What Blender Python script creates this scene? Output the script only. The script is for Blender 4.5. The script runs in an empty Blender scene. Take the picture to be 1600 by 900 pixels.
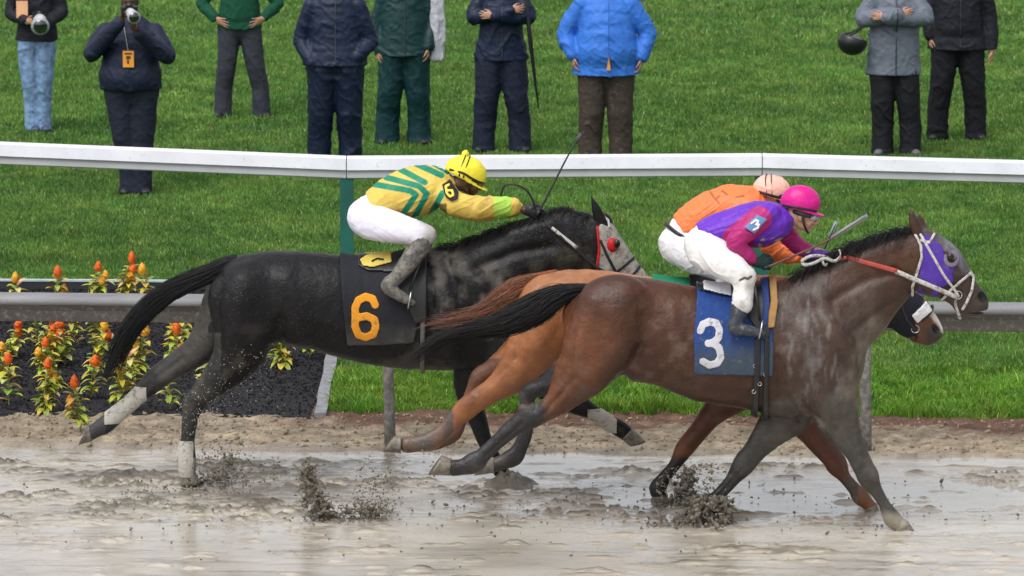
import bpy, math, random
import numpy as np
from mathutils import Vector

# ---------------------------------------------------------------- camera, sky, sun, exposure
S = bpy.context.scene
COL = S.collection
FPX, CAMH, PITCH = 8000.0, 7.1, math.radians(9.28)
cam_d = bpy.data.cameras.new('camera'); cam = bpy.data.objects.new('camera', cam_d); COL.objects.link(cam)
cam_d.sensor_width = 36.0; cam_d.lens = FPX / 1600 * 36.0; cam_d.clip_end = 3000; cam_d.clip_start = 0.5
cam.location = (0, 0, CAMH); cam.rotation_euler = (math.pi/2 - PITCH, 0, 0)
cam_d.dof.use_dof = True; cam_d.dof.focus_distance = 35.0; cam_d.dof.aperture_fstop = 7.0
S.camera = cam

SUN_EL, SUN_AZ = math.radians(58), math.radians(215)     # azimuth clockwise from +Y
W = bpy.data.worlds.new('World'); S.world = W; W.use_nodes = True
wn, wl = W.node_tree.nodes, W.node_tree.links
wn.clear()
w_out = wn.new('ShaderNodeOutputWorld'); w_bg = wn.new('ShaderNodeBackground')
w_sky = wn.new('ShaderNodeTexSky'); w_sky.sky_type = 'NISHITA'; w_sky.sun_disc = False
w_sky.sun_elevation = SUN_EL; w_sky.sun_rotation = SUN_AZ
w_sky.air_density = 1.0; w_sky.dust_density = 3.0; w_sky.ozone_density = 1.0
w_hs = wn.new('ShaderNodeHueSaturation'); w_hs.inputs['Saturation'].default_value = 0.22
# overcast: the cloud deck is brighter overhead than at the horizon
w_tc = wn.new('ShaderNodeTexCoord'); w_sx = wn.new('ShaderNodeSeparateXYZ'); w_mr = wn.new('ShaderNodeMapRange'); w_mu = wn.new('ShaderNodeVectorMath'); w_mu.operation = 'SCALE'
w_mr.inputs['From Min'].default_value = 0.0; w_mr.inputs['From Max'].default_value = 0.9; w_mr.inputs['To Min'].default_value = 1.05; w_mr.inputs['To Max'].default_value = 1.6
wl.new(w_tc.outputs['Generated'], w_sx.inputs[0]); wl.new(w_sx.outputs['Z'], w_mr.inputs[0]); wl.new(w_mr.outputs[0], w_mu.inputs['Scale'])
wl.new(w_sky.outputs[0], w_hs.inputs['Color']); wl.new(w_hs.outputs[0], w_mu.inputs[0]); wl.new(w_mu.outputs[0], w_bg.inputs[0]); wl.new(w_bg.outputs[0], w_out.inputs[0])
w_bg.inputs[1].default_value = 0.15
sun_d = bpy.data.lights.new('sun', 'SUN'); sun_d.energy = 1.2; sun_d.angle = math.radians(40); sun_d.color = (1.0, 0.97, 0.92)
sun = bpy.data.objects.new('sun', sun_d); COL.objects.link(sun)
sdir = Vector((math.sin(SUN_AZ)*math.cos(SUN_EL), math.cos(SUN_AZ)*math.cos(SUN_EL), math.sin(SUN_EL)))
sun.rotation_euler = sdir.to_track_quat('Z', 'Y').to_euler(); sun.location = (0, 0, 30)
vs = S.view_settings
vs.view_transform = 'Standard'; vs.look = 'None'; vs.gamma = 1.0; vs.use_curve_mapping = False; vs.exposure = 0.06
S.render.engine = 'CYCLES'
S.cycles.max_bounces = 6; S.cycles.use_denoising = True

# ---------------------------------------------------------------- measuring helpers
CP, SP = math.cos(PITCH), math.sin(PITCH)
def P(px, py, Y):
    """point of the vertical plane at distance Y"""
    u = (px-800)/FPX; v = (450-py)/FPX
    dy = CP + v*SP; dz = -SP + v*CP
    t = Y/dy
    return np.array([u*t, Y, CAMH + dz*t])
def ground_Y(py, z=0.0):
    v = (450-py)/FPX
    return (z-CAMH)/(-SP + v*CP)*(CP + v*SP)
def scale_at(Y, z=0.8): return FPX/(Y*CP + (CAMH-z)*SP)
def to_px(V):
    d = V[:, 1]*CP + (CAMH-V[:, 2])*SP
    up = -(CAMH-V[:, 2])*CP + V[:, 1]*SP
    return 800 + V[:, 0]/d*FPX, 450 - up/d*FPX

def tag(o, label=None, cat=None, group=None, kind=None):
    if label: o['label'] = label
    if cat: o['category'] = cat
    if group: o['group'] = group
    if kind: o['kind'] = kind
    return o
def empty(name, loc, label=None, cat=None, group=None):
    o = bpy.data.objects.new(name, None); COL.objects.link(o); o.location = loc; o.empty_display_size = .1
    return tag(o, label, cat, group)
def mesh_obj(name, V, F, mat, parent=None, col=None, smooth=True):
    me = bpy.data.meshes.new(name)
    V = np.asarray(V, dtype=np.float32)
    if isinstance(F, np.ndarray):
        n, k = F.shape
        me.vertices.add(len(V)); me.vertices.foreach_set('co', V.ravel())
        me.loops.add(n*k); me.loops.foreach_set('vertex_index', F.astype(np.int32).ravel())
        me.polygons.add(n); me.polygons.foreach_set('loop_start', np.arange(0, n*k, k, dtype=np.int32))
        me.polygons.foreach_set('loop_total', np.full(n, k, dtype=np.int32))
        me.update(calc_edges=True)
    else:
        me.from_pydata([tuple(map(float, v)) for v in V], [], F); me.update()
    if smooth: me.polygons.foreach_set('use_smooth', np.ones(len(me.polygons), dtype=bool))
    if col is not None:
        a = me.color_attributes.new('tint', 'FLOAT_COLOR', 'POINT')
        c = np.ones((len(V), 4), dtype=np.float32); col = np.asarray(col)
        c[:, :3] = col[:, :3]
        if col.shape[1] > 3: c[:, 3] = col[:, 3]
        a.data.foreach_set('color', c.ravel())
    if mat: me.materials.append(mat)
    o = bpy.data.objects.new(name, me); COL.objects.link(o)
    if parent:
        o.parent = parent
        L = parent.location
        par = parent
        off = Vector((0, 0, 0))
        while par: off += par.location; par = par.parent
        me.transform(__import__('mathutils').Matrix.Translation(-off))
    return o

# ---------------------------------------------------------------- noise
def _h(ix, iy, iz, seed):
    n = (ix.astype(np.int64)*374761393 + iy.astype(np.int64)*668265263 + iz.astype(np.int64)*2147483647 + seed*1274126177) & 0xffffffff
    n = ((n ^ (n >> 13))*1274126177) & 0xffffffff
    n = ((n ^ (n >> 16))*2246822519) & 0xffffffff
    return ((n ^ (n >> 15)) & 0xffffff)/float(0xffffff)
def vnoise(Pt, seed=0):
    i = np.floor(Pt).astype(np.int64); f = Pt-i; f = f*f*(3-2*f)
    r = 0
    for a in (0, 1):
        wa = f[:, 0] if a else 1-f[:, 0]
        for b in (0, 1):
            wb = f[:, 1] if b else 1-f[:, 1]
            for c in (0, 1):
                wc = f[:, 2] if c else 1-f[:, 2]
                r = r + wa*wb*wc*_h(i[:, 0]+a, i[:, 1]+b, i[:, 2]+c, seed)
    return r*2-1
def fbm(Pt, sc, seed=0, octv=3):
    Pt = Pt*np.asarray(sc, dtype=float); r = 0; a = 1.0; t = 0
    for k in range(octv):
        r = r + a*vnoise(Pt*(2.03**k), seed+k*17); t += a; a *= .5
    return r/t
def sstep(a, b, x): 
    t = np.clip((x-a)/(b-a), 0, 1); return t*t*(3-2*t)

# ---------------------------------------------------------------- implicit surfaces
def resample(st, n=3):
    st = np.asarray(st, dtype=float)
    if len(st) < 3 or n < 2: return st
    out = []
    for i in range(len(st)-1):
        p0 = st[max(i-1, 0)]; p1 = st[i]; p2 = st[i+1]; p3 = st[min(i+2, len(st)-1)]
        for k in range(n):
            t = k/n
            out.append(.5*((2*p1) + (-p0+p2)*t + (2*p0-5*p1+4*p2-p3)*t*t + (-p0+3*p1-3*p2+p3)*t**3))
    out.append(st[-1]); return np.array(out)
class Chain:
    """tapered tube of elliptic section through stations x,y,z,r,r_lateral"""
    def __init__(s, st, k=.03, lat=(0, 1, 0), n=3, sub=False):
        s.st = resample(st, n); s.k = k; s.lat = np.array(lat, float); s.sub = sub
        s.lo = (s.st[:, :3]-np.maximum(s.st[:, 3], s.st[:, 4])[:, None]).min(0)
        s.hi = (s.st[:, :3]+np.maximum(s.st[:, 3], s.st[:, 4])[:, None]).max(0)
def seg_d(X, Y, Z, a, b, lat):
    A = a[:3]; d = b[:3]-A; L2 = float(d@d)
    rx, ry, rz = X-A[0], Y-A[1], Z-A[2]
    if L2 < 1e-12: t = 0.0*rx*ry*rz
    else: t = np.clip((rx*d[0]+ry*d[1]+rz*d[2])/L2, 0, 1)
    qx, qy, qz = rx-t*d[0], ry-t*d[1], rz-t*d[2]
    l = lat.copy()
    if L2 > 1e-12: l = l-d*(l@d)/L2
    l = l/max(1e-9, np.linalg.norm(l))
    ql = qx*l[0]+qy*l[1]+qz*l[2]
    q2 = np.maximum(qx*qx+qy*qy+qz*qz-ql*ql, 0)
    rv = a[3]+t*(b[3]-a[3]); rl = a[4]+t*(b[4]-a[4])
    k0 = np.sqrt(q2/rv**2+ql**2/rl**2); k1 = np.sqrt(q2/rv**4+ql**2/rl**4)
    return np.where(k1 > 1e-6, k0*(k0-1)/np.maximum(k1, 1e-6), -np.minimum(rv, rl))
def smin(a, b, k):
    if k <= 0: return np.minimum(a, b)
    h = np.clip(.5+.5*(b-a)/k, 0, 1)
    return b+(a-b)*h-k*h*(1-h)
def smax(a, b, k=.0): return -smin(-a, -b, k)
BIG = 1.0
def field_grid(chains, vox, pad=.03, lo=None, hi=None):
    if lo is None:
        lo = np.min([c.lo for c in chains if not c.sub], 0)-pad; hi = np.max([c.hi for c in chains if not c.sub], 0)+pad
    n = np.ceil((hi-lo)/vox).astype(int)+1
    ax = [lo[i]+vox*np.arange(n[i]) for i in range(3)]
    D = np.full(n, BIG, dtype=np.float32)
    for c in chains:
        m = c.k+.03
        i0 = np.clip(np.floor((c.lo-m-lo)/vox).astype(int), 0, n); i1 = np.clip(np.ceil((c.hi+m-lo)/vox).astype(int)+1, 0, n)
        if np.any(i1 <= i0): continue
        sl = tuple(slice(i0[i], i1[i]) for i in range(3))
        T = np.full([i1[i]-i0[i] for i in range(3)], BIG, dtype=np.float32)
        for a, b in (zip(c.st[:-1], c.st[1:]) if len(c.st) > 1 else [(c.st[0], c.st[0])]):
            r = max(a[3], a[4], b[3], b[4])+m
            s0 = np.clip(np.floor((np.minimum(a[:3], b[:3])-r-lo)/vox).astype(int), i0, i1)
            s1 = np.clip(np.ceil((np.maximum(a[:3], b[:3])+r-lo)/vox).astype(int)+1, i0, i1)
            if np.any(s1 <= s0): continue
            X = ax[0][s0[0]:s1[0], None, None]; Y = ax[1][None, s0[1]:s1[1], None]; Z = ax[2][None, None, s0[2]:s1[2]]
            d = seg_d(X, Y, Z, a, b, c.lat).astype(np.float32)
            ts = tuple(slice(s0[i]-i0[i], s1[i]-i0[i]) for i in range(3))
            T[ts] = np.minimum(T[ts], d)
        if c.sub: D[sl] = smax(D[sl], -T, c.k)
        else: D[sl] = smin(D[sl], T, c.k)
    return D, lo, ax
def surface_nets(D, lo, vox, smooth=1):
    n = np.array(D.shape)
    I = D < 0
    cnt = np.zeros(n-1, dtype=np.int8)
    for a in (0, 1):
        for b in (0, 1):
            for c in (0, 1): cnt += I[a:n[0]-1+a, b:n[1]-1+b, c:n[2]-1+c]
    act = (cnt > 0) & (cnt < 8)
    idx = np.argwhere(act)
    if len(idx) == 0: return np.zeros((0, 3)), np.zeros((0, 4), int)
    ids = np.full(n-1, -1, dtype=np.int64); ids[act] = np.arange(len(idx))
    cv = {}
    for a in (0, 1):
        for b in (0, 1):
            for c in (0, 1): cv[a, b, c] = D[idx[:, 0]+a, idx[:, 1]+b, idx[:, 2]+c].astype(float)
    acc = np.zeros((len(idx), 3)); w = np.zeros(len(idx))
    for ax in range(3):
        o = [i for i in range(3) if i != ax]
        for p in (0, 1):
            for q in (0, 1):
                c0 = [0, 0, 0]; c0[o[0]] = p; c0[o[1]] = q; c1 = list(c0); c1[ax] = 1
                v0, v1 = cv[tuple(c0)], cv[tuple(c1)]
                m = (v0 < 0) != (v1 < 0)
                t = np.where(m, v0/np.where(np.abs(v0-v1) < 1e-12, 1, v0-v1), 0)
                pt = np.tile(np.array(c0, float), (len(idx), 1)); pt[:, ax] = t
                acc += pt*m[:, None]; w += m
    V = lo+(idx+acc/np.maximum(w, 1)[:, None])*vox
    quads = []
    for ax in range(3):
        o = [i for i in range(3) if i != ax]
        s0 = [slice(1, n[i]-1) for i in range(3)]; s1 = list(s0); s0[ax] = slice(0, n[ax]-1); s1[ax] = slice(1, n[ax])
        A = I[tuple(s0)]; B = I[tuple(s1)]
        ch = np.argwhere(A != B)
        if len(ch) == 0: continue
        off = np.array([1, 1, 1]); off[ax] = 0
        e = ch+off; inside = A[tuple(ch.T)]
        def cid(d0, d1):
            q = e.copy(); q[:, o[0]] -= d0; q[:, o[1]] -= d1
            return ids[q[:, 0], q[:, 1], q[:, 2]]
        Q = np.stack([cid(1, 1), cid(0, 1), cid(0, 0), cid(1, 0)], 1)
        flip = inside if ax != 1 else ~inside
        Q[~flip] = Q[~flip][:, ::-1]
        quads.append(Q)
    F = np.concatenate(quads); F = F[(F >= 0).all(1)]
    for _ in range(smooth):
        acc = np.zeros_like(V); w = np.zeros(len(V))
        for k in range(4):
            np.add.at(acc, F[:, k], V[F[:, (k+1) % 4]]+V[F[:, (k+3) % 4]]); np.add.at(w, F[:, k], 2)
        V = V*.4+acc/np.maximum(w, 1)[:, None]*.6
    return V, F
def vnormals(V, F):
    N = np.cross(V[F[:, 2]]-V[F[:, 0]], V[F[:, 3]]-V[F[:, 1]])
    out = np.zeros_like(V)
    for k in range(4): np.add.at(out, F[:, k], N)
    return out/np.maximum(np.linalg.norm(out, axis=1), 1e-9)[:, None]
def poly_d(px, py, poly):
    """signed distance to a polygon, negative inside"""
    d = np.full(px.shape, 1e9); inside = np.zeros(px.shape, bool); n = len(poly)
    for i in range(n):
        ax_, ay = poly[i]; bx, by = poly[(i+1) % n]
        ex, ey = bx-ax_, by-ay; wx, wy = px-ax_, py-ay
        t = np.clip((wx*ex+wy*ey)/(ex*ex+ey*ey+1e-12), 0, 1)
        d = np.minimum(d, (wx-t*ex)**2+(wy-t*ey)**2)
        c = ((ay > py) != (by > py)) & (px < (bx-ax_)*(py-ay)/((by-ay) if by != ay else 1e-9)+ax_)
        inside ^= c
    d = np.sqrt(d); return np.where(inside, -d, d)
def line_d(px, py, pts):
    d = np.full(px.shape, 1e9)
    for (ax_, ay), (bx, by) in zip(pts[:-1], pts[1:]):
        ex, ey = bx-ax_, by-ay; wx, wy = px-ax_, py-ay
        t = np.clip((wx*ex+wy*ey)/(ex*ex+ey*ey+1e-12), 0, 1)
        d = np.minimum(d, (wx-t*ex)**2+(wy-t*ey)**2)
    return np.sqrt(d)

class Figure:
    """stations are given as measured on the photograph (px, py, r, r_lateral[, lateral metres]) in the side plane at distance Y0"""
    def __init__(s, Y0): s.Y0 = Y0; s.s = scale_at(Y0, 1.0)
    def c(s, pts, lat=0.0, k=.03, n=3, sub=False, L=(0, 1, 0)):
        st = []
        for p in pts:
            l = p[4] if len(p) > 4 else lat
            q = P(p[0], p[1], s.Y0+l); st.append([*q, p[2]/s.s, p[3]/s.s])
        return Chain(st, k, L, n, sub)
    def pt(s, px, py, lat=0.0): return P(px, py, s.Y0+lat)
def sdf_mesh(name, chains, vox, mat, parent, colf=None, disp=None, smooth=1, cut=None, pad=.03):
    D, lo, ax = field_grid(chains, vox, pad)
    if cut is not None: D = cut(D, ax)
    V, F = surface_nets(D, lo, vox, smooth)
    if disp is not None: V = V+vnormals(V, F)*disp(V)[:, None]
    return mesh_obj(name, V, F, mat, parent, colf(V) if colf else None)
def shell_cut(polyf, off, th, fig, ylim=None, rough=0.0):
    """keep a layer from off-th to off outside the body, inside the 2-D region polyf(px,py) (px units)"""
    def f(D, ax):
        X = ax[0][:, None]; Z = ax[2][None, :]
        Vv = np.stack([np.broadcast_to(X, (len(ax[0]), len(ax[2]))).ravel(), np.full(len(ax[0])*len(ax[2]), fig.Y0), np.broadcast_to(Z, (len(ax[0]), len(ax[2]))).ravel()], 1)
        px, py = to_px(Vv)
        reg = (polyf(px, py)/fig.s).reshape(len(ax[0]), len(ax[2])).astype(np.float32)
        R = np.maximum(np.maximum(D-off, (off-th)-D), reg[:, None, :])
        if ylim is not None:
            R = np.maximum(R, (ax[1]-ylim)[None, :, None].astype(np.float32))
        return R
    return f
def bbox_chains(chains, fig, poly, m=.05):
    xs = [p[0] for p in poly]; ys = [p[1] for p in poly]
    a = P(min(xs), max(ys), fig.Y0); b = P(max(xs), min(ys), fig.Y0)
    lo = np.array([a[0]-m, 0, a[2]-m]); hi = np.array([b[0]+m, 0, b[2]+m])
    cl = [c for c in chains if not c.sub and not (c.hi[0] < lo[0] or c.lo[0] > hi[0] or c.hi[2] < lo[2] or c.lo[2] > hi[2])]
    lo[1] = min(c.lo[1] for c in cl)-m; hi[1] = max(c.hi[1] for c in cl)+m
    return lo, hi
def shell(name, chains, fig, polyf, box, off, th, mat, parent, vox=.006, colf=None, disp=None, near_only=False, smooth=1):
    lo, hi = bbox_chains(chains, fig, box)
    if near_only: hi[1] = fig.Y0
    D, lo, ax = field_grid(chains, vox, lo=lo, hi=hi)
    D = shell_cut(polyf, off, th, fig)(D, ax)
    V, F = surface_nets(D, lo, vox, smooth)
    if disp is not None: V = V+vnormals(V, F)*disp(V)[:, None]
    return mesh_obj(name, V, F, mat, parent, colf(V) if colf else None)
def eval_at(chains, Q):
    D = np.full(len(Q), BIG)
    for c in chains:
        T = np.full(len(Q), BIG)
        for a, b in zip(c.st[:-1], c.st[1:]): T = np.minimum(T, seg_d(Q[:, 0], Q[:, 1], Q[:, 2], a, b, c.lat))
        D = smax(D, -T, c.k) if c.sub else smin(D, T, c.k)
    return D
def on_surface(chains, fig, pts, off=.006, side=-1):
    """depth at which photo points meet the body surface on the near (or far) side"""
    out = []
    ys = np.linspace(-.6, .6, 121) if side < 0 else np.linspace(.6, -.6, 121)
    last = None
    for (px, py) in pts:
        Q = np.array([P(px, py, fig.Y0+y) for y in ys]) if side < 0 else np.array([[*P(px, py, fig.Y0)[[0]], fig.Y0+y, P(px, py, fig.Y0)[2]] for y in ys])
        d = eval_at(chains, Q)-off
        h = np.argmax(d < 0)
        if not (d < 0).any(): out.append(None); continue
        out.append(Q[h])
    good = [o for o in out if o is not None]
    return [o if o is not None else None for o in out]
def tube(pts, r, seg=8, flat=1.0, up=(0, 0, 1)):
    pts = np.asarray(pts, float); n = len(pts)
    r = np.broadcast_to(np.asarray(r, float), (n,))
    T = np.gradient(pts, axis=0); T /= np.maximum(np.linalg.norm(T, axis=1), 1e-9)[:, None]
    U = np.tile(np.array(up, float), (n, 1)); U = U-T*(U*T).sum(1)[:, None]
    bad = np.linalg.norm(U, axis=1) < 1e-3
    U[bad] = np.array([1, 0.01, 0]); U = U-T*(U*T).sum(1)[:, None]
    U /= np.linalg.norm(U, axis=1)[:, None]; B = np.cross(T, U)
    a = np.linspace(0, 2*math.pi, seg, endpoint=False)
    V = (pts[:, None, :]+r[:, None, None]*(np.cos(a)[None, :, None]*U[:, None, :]+flat*np.sin(a)[None, :, None]*B[:, None, :])).reshape(-1, 3)
    F = [[i*seg+j, i*seg+(j+1) % seg, (i+1)*seg+(j+1) % seg, (i+1)*seg+j] for i in range(n-1) for j in range(seg)]
    F += [list(range(seg))[::-1], [(n-1)*seg+j for j in range(seg)]]
    return V, F
def smooth_path(pts, n=6):
    return resample(np.array(pts, float), n)
class MB:
    def __init__(s): s.V = []; s.F = []; s.n = 0
    def add(s, V, F):
        V = np.asarray(V, float); s.V.append(V); s.F += [[i+s.n for i in f] for f in F]; s.n += len(V); return s
    def tube(s, pts, r, seg=8, flat=1.0, up=(0, 0, 1)): return s.add(*tube(pts, r, seg, flat, up))
    def box(s, lo, hi, bev=0):
        x0, y0, z0 = lo; x1, y1, z1 = hi
        V = [(x, y, z) for z in (z0, z1) for y in (y0, y1) for x in (x0, x1)]
        return s.add(V, [[0, 2, 3, 1], [4, 5, 7, 6], [0, 1, 5, 4], [2, 6, 7, 3], [0, 4, 6, 2], [1, 3, 7, 5]])
    def build(s, name, mat, parent=None, smooth=True, col=None):
        return mesh_obj(name, np.concatenate(s.V), s.F, mat, parent, col, smooth)
def ellipsoid(c, r, rot=None, nu=24, nv=14, v0=-math.pi/2, v1=math.pi/2):
    V = []; F = []
    for i in range(nv+1):
        v = v0+(v1-v0)*i/nv
        for j in range(nu):
            u = 2*math.pi*j/nu
            V.append([r[0]*math.cos(v)*math.cos(u), r[1]*math.cos(v)*math.sin(u), r[2]*math.sin(v)])
    V = np.array(V)
    if rot is not None: V = V@np.array(rot)       # rows of rot are the local axes
    for i in range(nv):
        for j in range(nu): F.append([i*nu+j, i*nu+(j+1) % nu, (i+1)*nu+(j+1) % nu, (i+1)*nu+j])
    return V+np.array(c), F

# ---------------------------------------------------------------- materials
def material(name, color=(.5, .5, .5), rough=.6, vary=.15, vscale=8.0, bump=0.0, bscale=40.0, bdist=.004, metal=0.0, tint=False,
             spec=.5, sheen=0.0, coat=0.0, color2=None, stretch=(1, 1, 1), rvary=0.0, trans=0.0, alpha_rough=None, mud=0.0, mudcol=(.17, .145, .11)):
    m = bpy.data.materials.new(name); m.use_nodes = True
    N, L = m.node_tree.nodes, m.node_tree.links
    b = N['Principled BSDF']
    tc = N.new('ShaderNodeTexCoord'); mp = N.new('ShaderNodeMapping'); mp.inputs['Scale'].default_value = stretch
    L.new(tc.outputs['Object'], mp.inputs[0])
    nz = N.new('ShaderNodeTexNoise'); nz.inputs['Scale'].default_value = vscale; nz.inputs['Detail'].default_value = 6; nz.inputs['Roughness'].default_value = .6
    L.new(mp.outputs[0], nz.inputs['Vector'])
    ramp = N.new('ShaderNodeMapRange'); ramp.inputs['From Min'].default_value = .3; ramp.inputs['From Max'].default_value = .7
    L.new(nz.outputs[0], ramp.inputs[0])
    mx = N.new('ShaderNodeMix'); mx.data_type = 'RGBA'
    L.new(ramp.outputs[0], mx.inputs[0])
    if tint:
        at = N.new('ShaderNodeAttribute'); at.attribute_name = 'tint'
        h1 = N.new('ShaderNodeHueSaturation'); h2 = N.new('ShaderNodeHueSaturation')
        h1.inputs['Value'].default_value = 1-vary; h2.inputs['Value'].default_value = 1+vary
        L.new(at.outputs[0], h1.inputs['Color']); L.new(at.outputs[0], h2.inputs['Color'])
        L.new(h1.outputs[0], mx.inputs[6]); L.new(h2.outputs[0], mx.inputs[7])
    else:
        c2 = color2 or tuple(min(1, c*(1+vary)) for c in color)
        mx.inputs[6].default_value = (*[c*(1-vary) for c in color], 1); mx.inputs[7].default_value = (*c2, 1)
    last = mx.outputs[2]
    if mud > 0:
        n2 = N.new('ShaderNodeTexNoise'); n2.inputs['Scale'].default_value = 26; n2.inputs['Detail'].default_value = 8; n2.inputs['Roughness'].default_value = .7
        L.new(tc.outputs['Object'], n2.inputs['Vector'])
        r2 = N.new('ShaderNodeMapRange'); r2.inputs['From Min'].default_value = .62-.2*mud; r2.inputs['From Max'].default_value = .72-.15*mud
        L.new(n2.outputs[0], r2.inputs[0])
        m2 = N.new('ShaderNodeMix'); m2.data_type = 'RGBA'; m2.inputs[7].default_value = (*mudcol, 1)
        L.new(r2.outputs[0], m2.inputs[0]); L.new(last, m2.inputs[6]); last = m2.outputs[2]
    L.new(last, b.inputs['Base Color'])
    b.inputs['Roughness'].default_value = rough; b.inputs['Metallic'].default_value = metal
    b.inputs['Specular IOR Level'].default_value = spec
    b.inputs['Sheen Weight'].default_value = sheen; b.inputs['Coat Weight'].default_value = coat
    if trans: b.inputs['Transmission Weight'].default_value = trans
    if rvary:
        r3 = N.new('ShaderNodeMapRange'); r3.inputs['To Min'].default_value = rough-rvary; r3.inputs['To Max'].default_value = rough+rvary
        L.new(nz.outputs[0], r3.inputs[0]); L.new(r3.outputs[0], b.inputs['Roughness'])
    if bump:
        n3 = N.new('ShaderNodeTexNoise'); n3.inputs['Scale'].default_value = bscale; n3.inputs['Detail'].default_value = 5
        L.new(mp.outputs[0], n3.inputs['Vector'])
        bp = N.new('ShaderNodeBump'); bp.inputs['Strength'].default_value = bump; bp.inputs['Distance'].default_value = bdist
        L.new(n3.outputs[0], bp.inputs['Height']); L.new(bp.outputs[0], b.inputs['Normal'])
    return m
def cloth(name, color, rough=.75, mud=0.0, bump=.5, tint=False, vary=.12, sheen=.0, bscale=30, mudcol=(.17, .145, .11)):
    return material(name, color, rough, vary, 14, bump, bscale, .01, spec=.28, sheen=sheen, mud=mud, tint=tint, mudcol=mudcol)
M = dict(
    black_leather=material('black_leather', (.012, .012, .013), .4, .3, 20, .3, 90, .002),
    white_strap=material('white_strap', (.50, .48, .45), .55, .15, 30, .2, 120, .001, mud=.6),
    steel=material('steel', (.5, .5, .5), .3, .1, 20, metal=1.0),
    hoof=material('hoof_horn', (.13, .115, .09), .5, .4, 30, .5, 60, .004, mud=.8, mudcol=(.22, .19, .15)),
    skin=material('skin', (.45, .24, .16), .5, .12, 25, .15, 120, .001),
    dark_skin=material('dark_skin', (.10, .05, .032), .45, .15, 25, .15, 120, .001),
    eye=material('eye', (.01, .007, .005), .08, .1, 5),
    white_cloth=cloth('white_breeches', (.72, .72, .74), .7, mud=.15),
)
# ================================================================ SETTING
random.seed(7); rng = np.random.default_rng(11)
SLOPE = -.062                                   # rails and kerbs run a little askew to the view
def edgeY(py0, x): return ground_Y(py0) + SLOPE*x
Y_MUD, Y_GRASS, Y_RAIL, Y_WRAIL = 711, 662, 703, 441
Y3, YT, Y6 = ground_Y(824), ground_Y(791), ground_Y(757)

# ---- wet track
def track_height(Pt):
    x, y = Pt[:, 0], Pt[:, 1]
    z0 = np.zeros(len(Pt))
    Q = np.stack([x, y, z0], 1)
    band = fbm(Q, (.5, .9, 1), 3, 3)
    band2 = fbm(Q, (1.1, 2.2, 1), 31, 3)
    rough = fbm(Q, (7, 13, 1), 5, 4)
    clods = fbm(Q, (22, 30, 1), 9, 3)
    lumps = np.clip(band2*1.4+.12, 0, 1)
    left = sstep(1.5, -2.5, x)*sstep(33.2, 34.6, y)
    far = sstep(36.3, 35.4, y)
    near = sstep(34.0, 33.2, y)
    amp = (.20+.8*lumps)*(.45+.85*left)*(1-.55*near)
    h = .030*band + amp*(.042*np.maximum(rough, -.25)+.030*np.maximum(clods-.05, 0))
    pr = np.abs(fbm(Q, (3.2, 9, 1), 21, 3))
    h += .030*np.exp(-(pr/.05)**2)*np.clip(lumps*1.5, 0, 1)*(1-.5*near)
    h += .08*np.clip(fbm(Q, (3.5, 11, 1), 77, 3)-.36, 0, 1)
    return h
def grid_sheet(name, xs, ys, hf, mat, colf=None, kind='structure', label=None):
    X, Y = np.meshgrid(xs, ys, indexing='ij'); Pt = np.stack([X.ravel(), Y.ravel()], 1)
    if callable(hf): Z = hf(Pt)
    V = np.stack([Pt[:, 0], Pt[:, 1], Z], 1)
    nx, ny = len(xs), len(ys)
    i = np.arange((nx-1)*(ny-1)); a = (i//(ny-1))*ny+i % (ny-1)
    F = np.stack([a, a+ny, a+ny+1, a+1], 1)
    o = mesh_obj(name, V, F, mat, None, colf(V) if colf else None)
    return tag(o, label, kind=kind)
def mud_mat():
    m = material('wet_mud', (.2, .17, .135), .3, .2, 3, 0)
    N, L = m.node_tree.nodes, m.node_tree.links; b = N['Principled BSDF']
    at = N.new('ShaderNodeAttribute'); at.attribute_name = 'tint'
    L.new(at.outputs[0], b.inputs['Base Color'])
    mr = N.new('ShaderNodeMapRange'); mr.inputs['To Min'].default_value = .07; mr.inputs['To Max'].default_value = .55
    L.new(at.outputs['Alpha'], mr.inputs[0]); L.new(mr.outputs[0], b.inputs['Roughness'])
    tc = N.new('ShaderNodeTexCoord'); nz = N.new('ShaderNodeTexNoise'); nz.inputs['Scale'].default_value = 60; nz.inputs['Detail'].default_value = 5
    mp = N.new('ShaderNodeMapping'); mp.inputs['Scale'].default_value = (.5, 1.2, 1); L.new(tc.outputs['Object'], mp.inputs[0]); L.new(mp.outputs[0], nz.inputs['Vector'])
    bp = N.new('ShaderNodeBump'); bp.inputs['Distance'].default_value = .01
    L.new(nz.outputs[0], bp.inputs['Height']); L.new(at.outputs['Alpha'], bp.inputs['Strength']); L.new(bp.outputs[0], b.inputs['Normal'])
    b.inputs['Specular IOR Level'].default_value = .6
    b.inputs['Coat Weight'].default_value = .85; b.inputs['Coat Roughness'].default_value = .22; b.inputs['Coat IOR'].default_value = 1.45
    L.new(bp.outputs[0], b.inputs['Coat Normal'])
    return m
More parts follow.
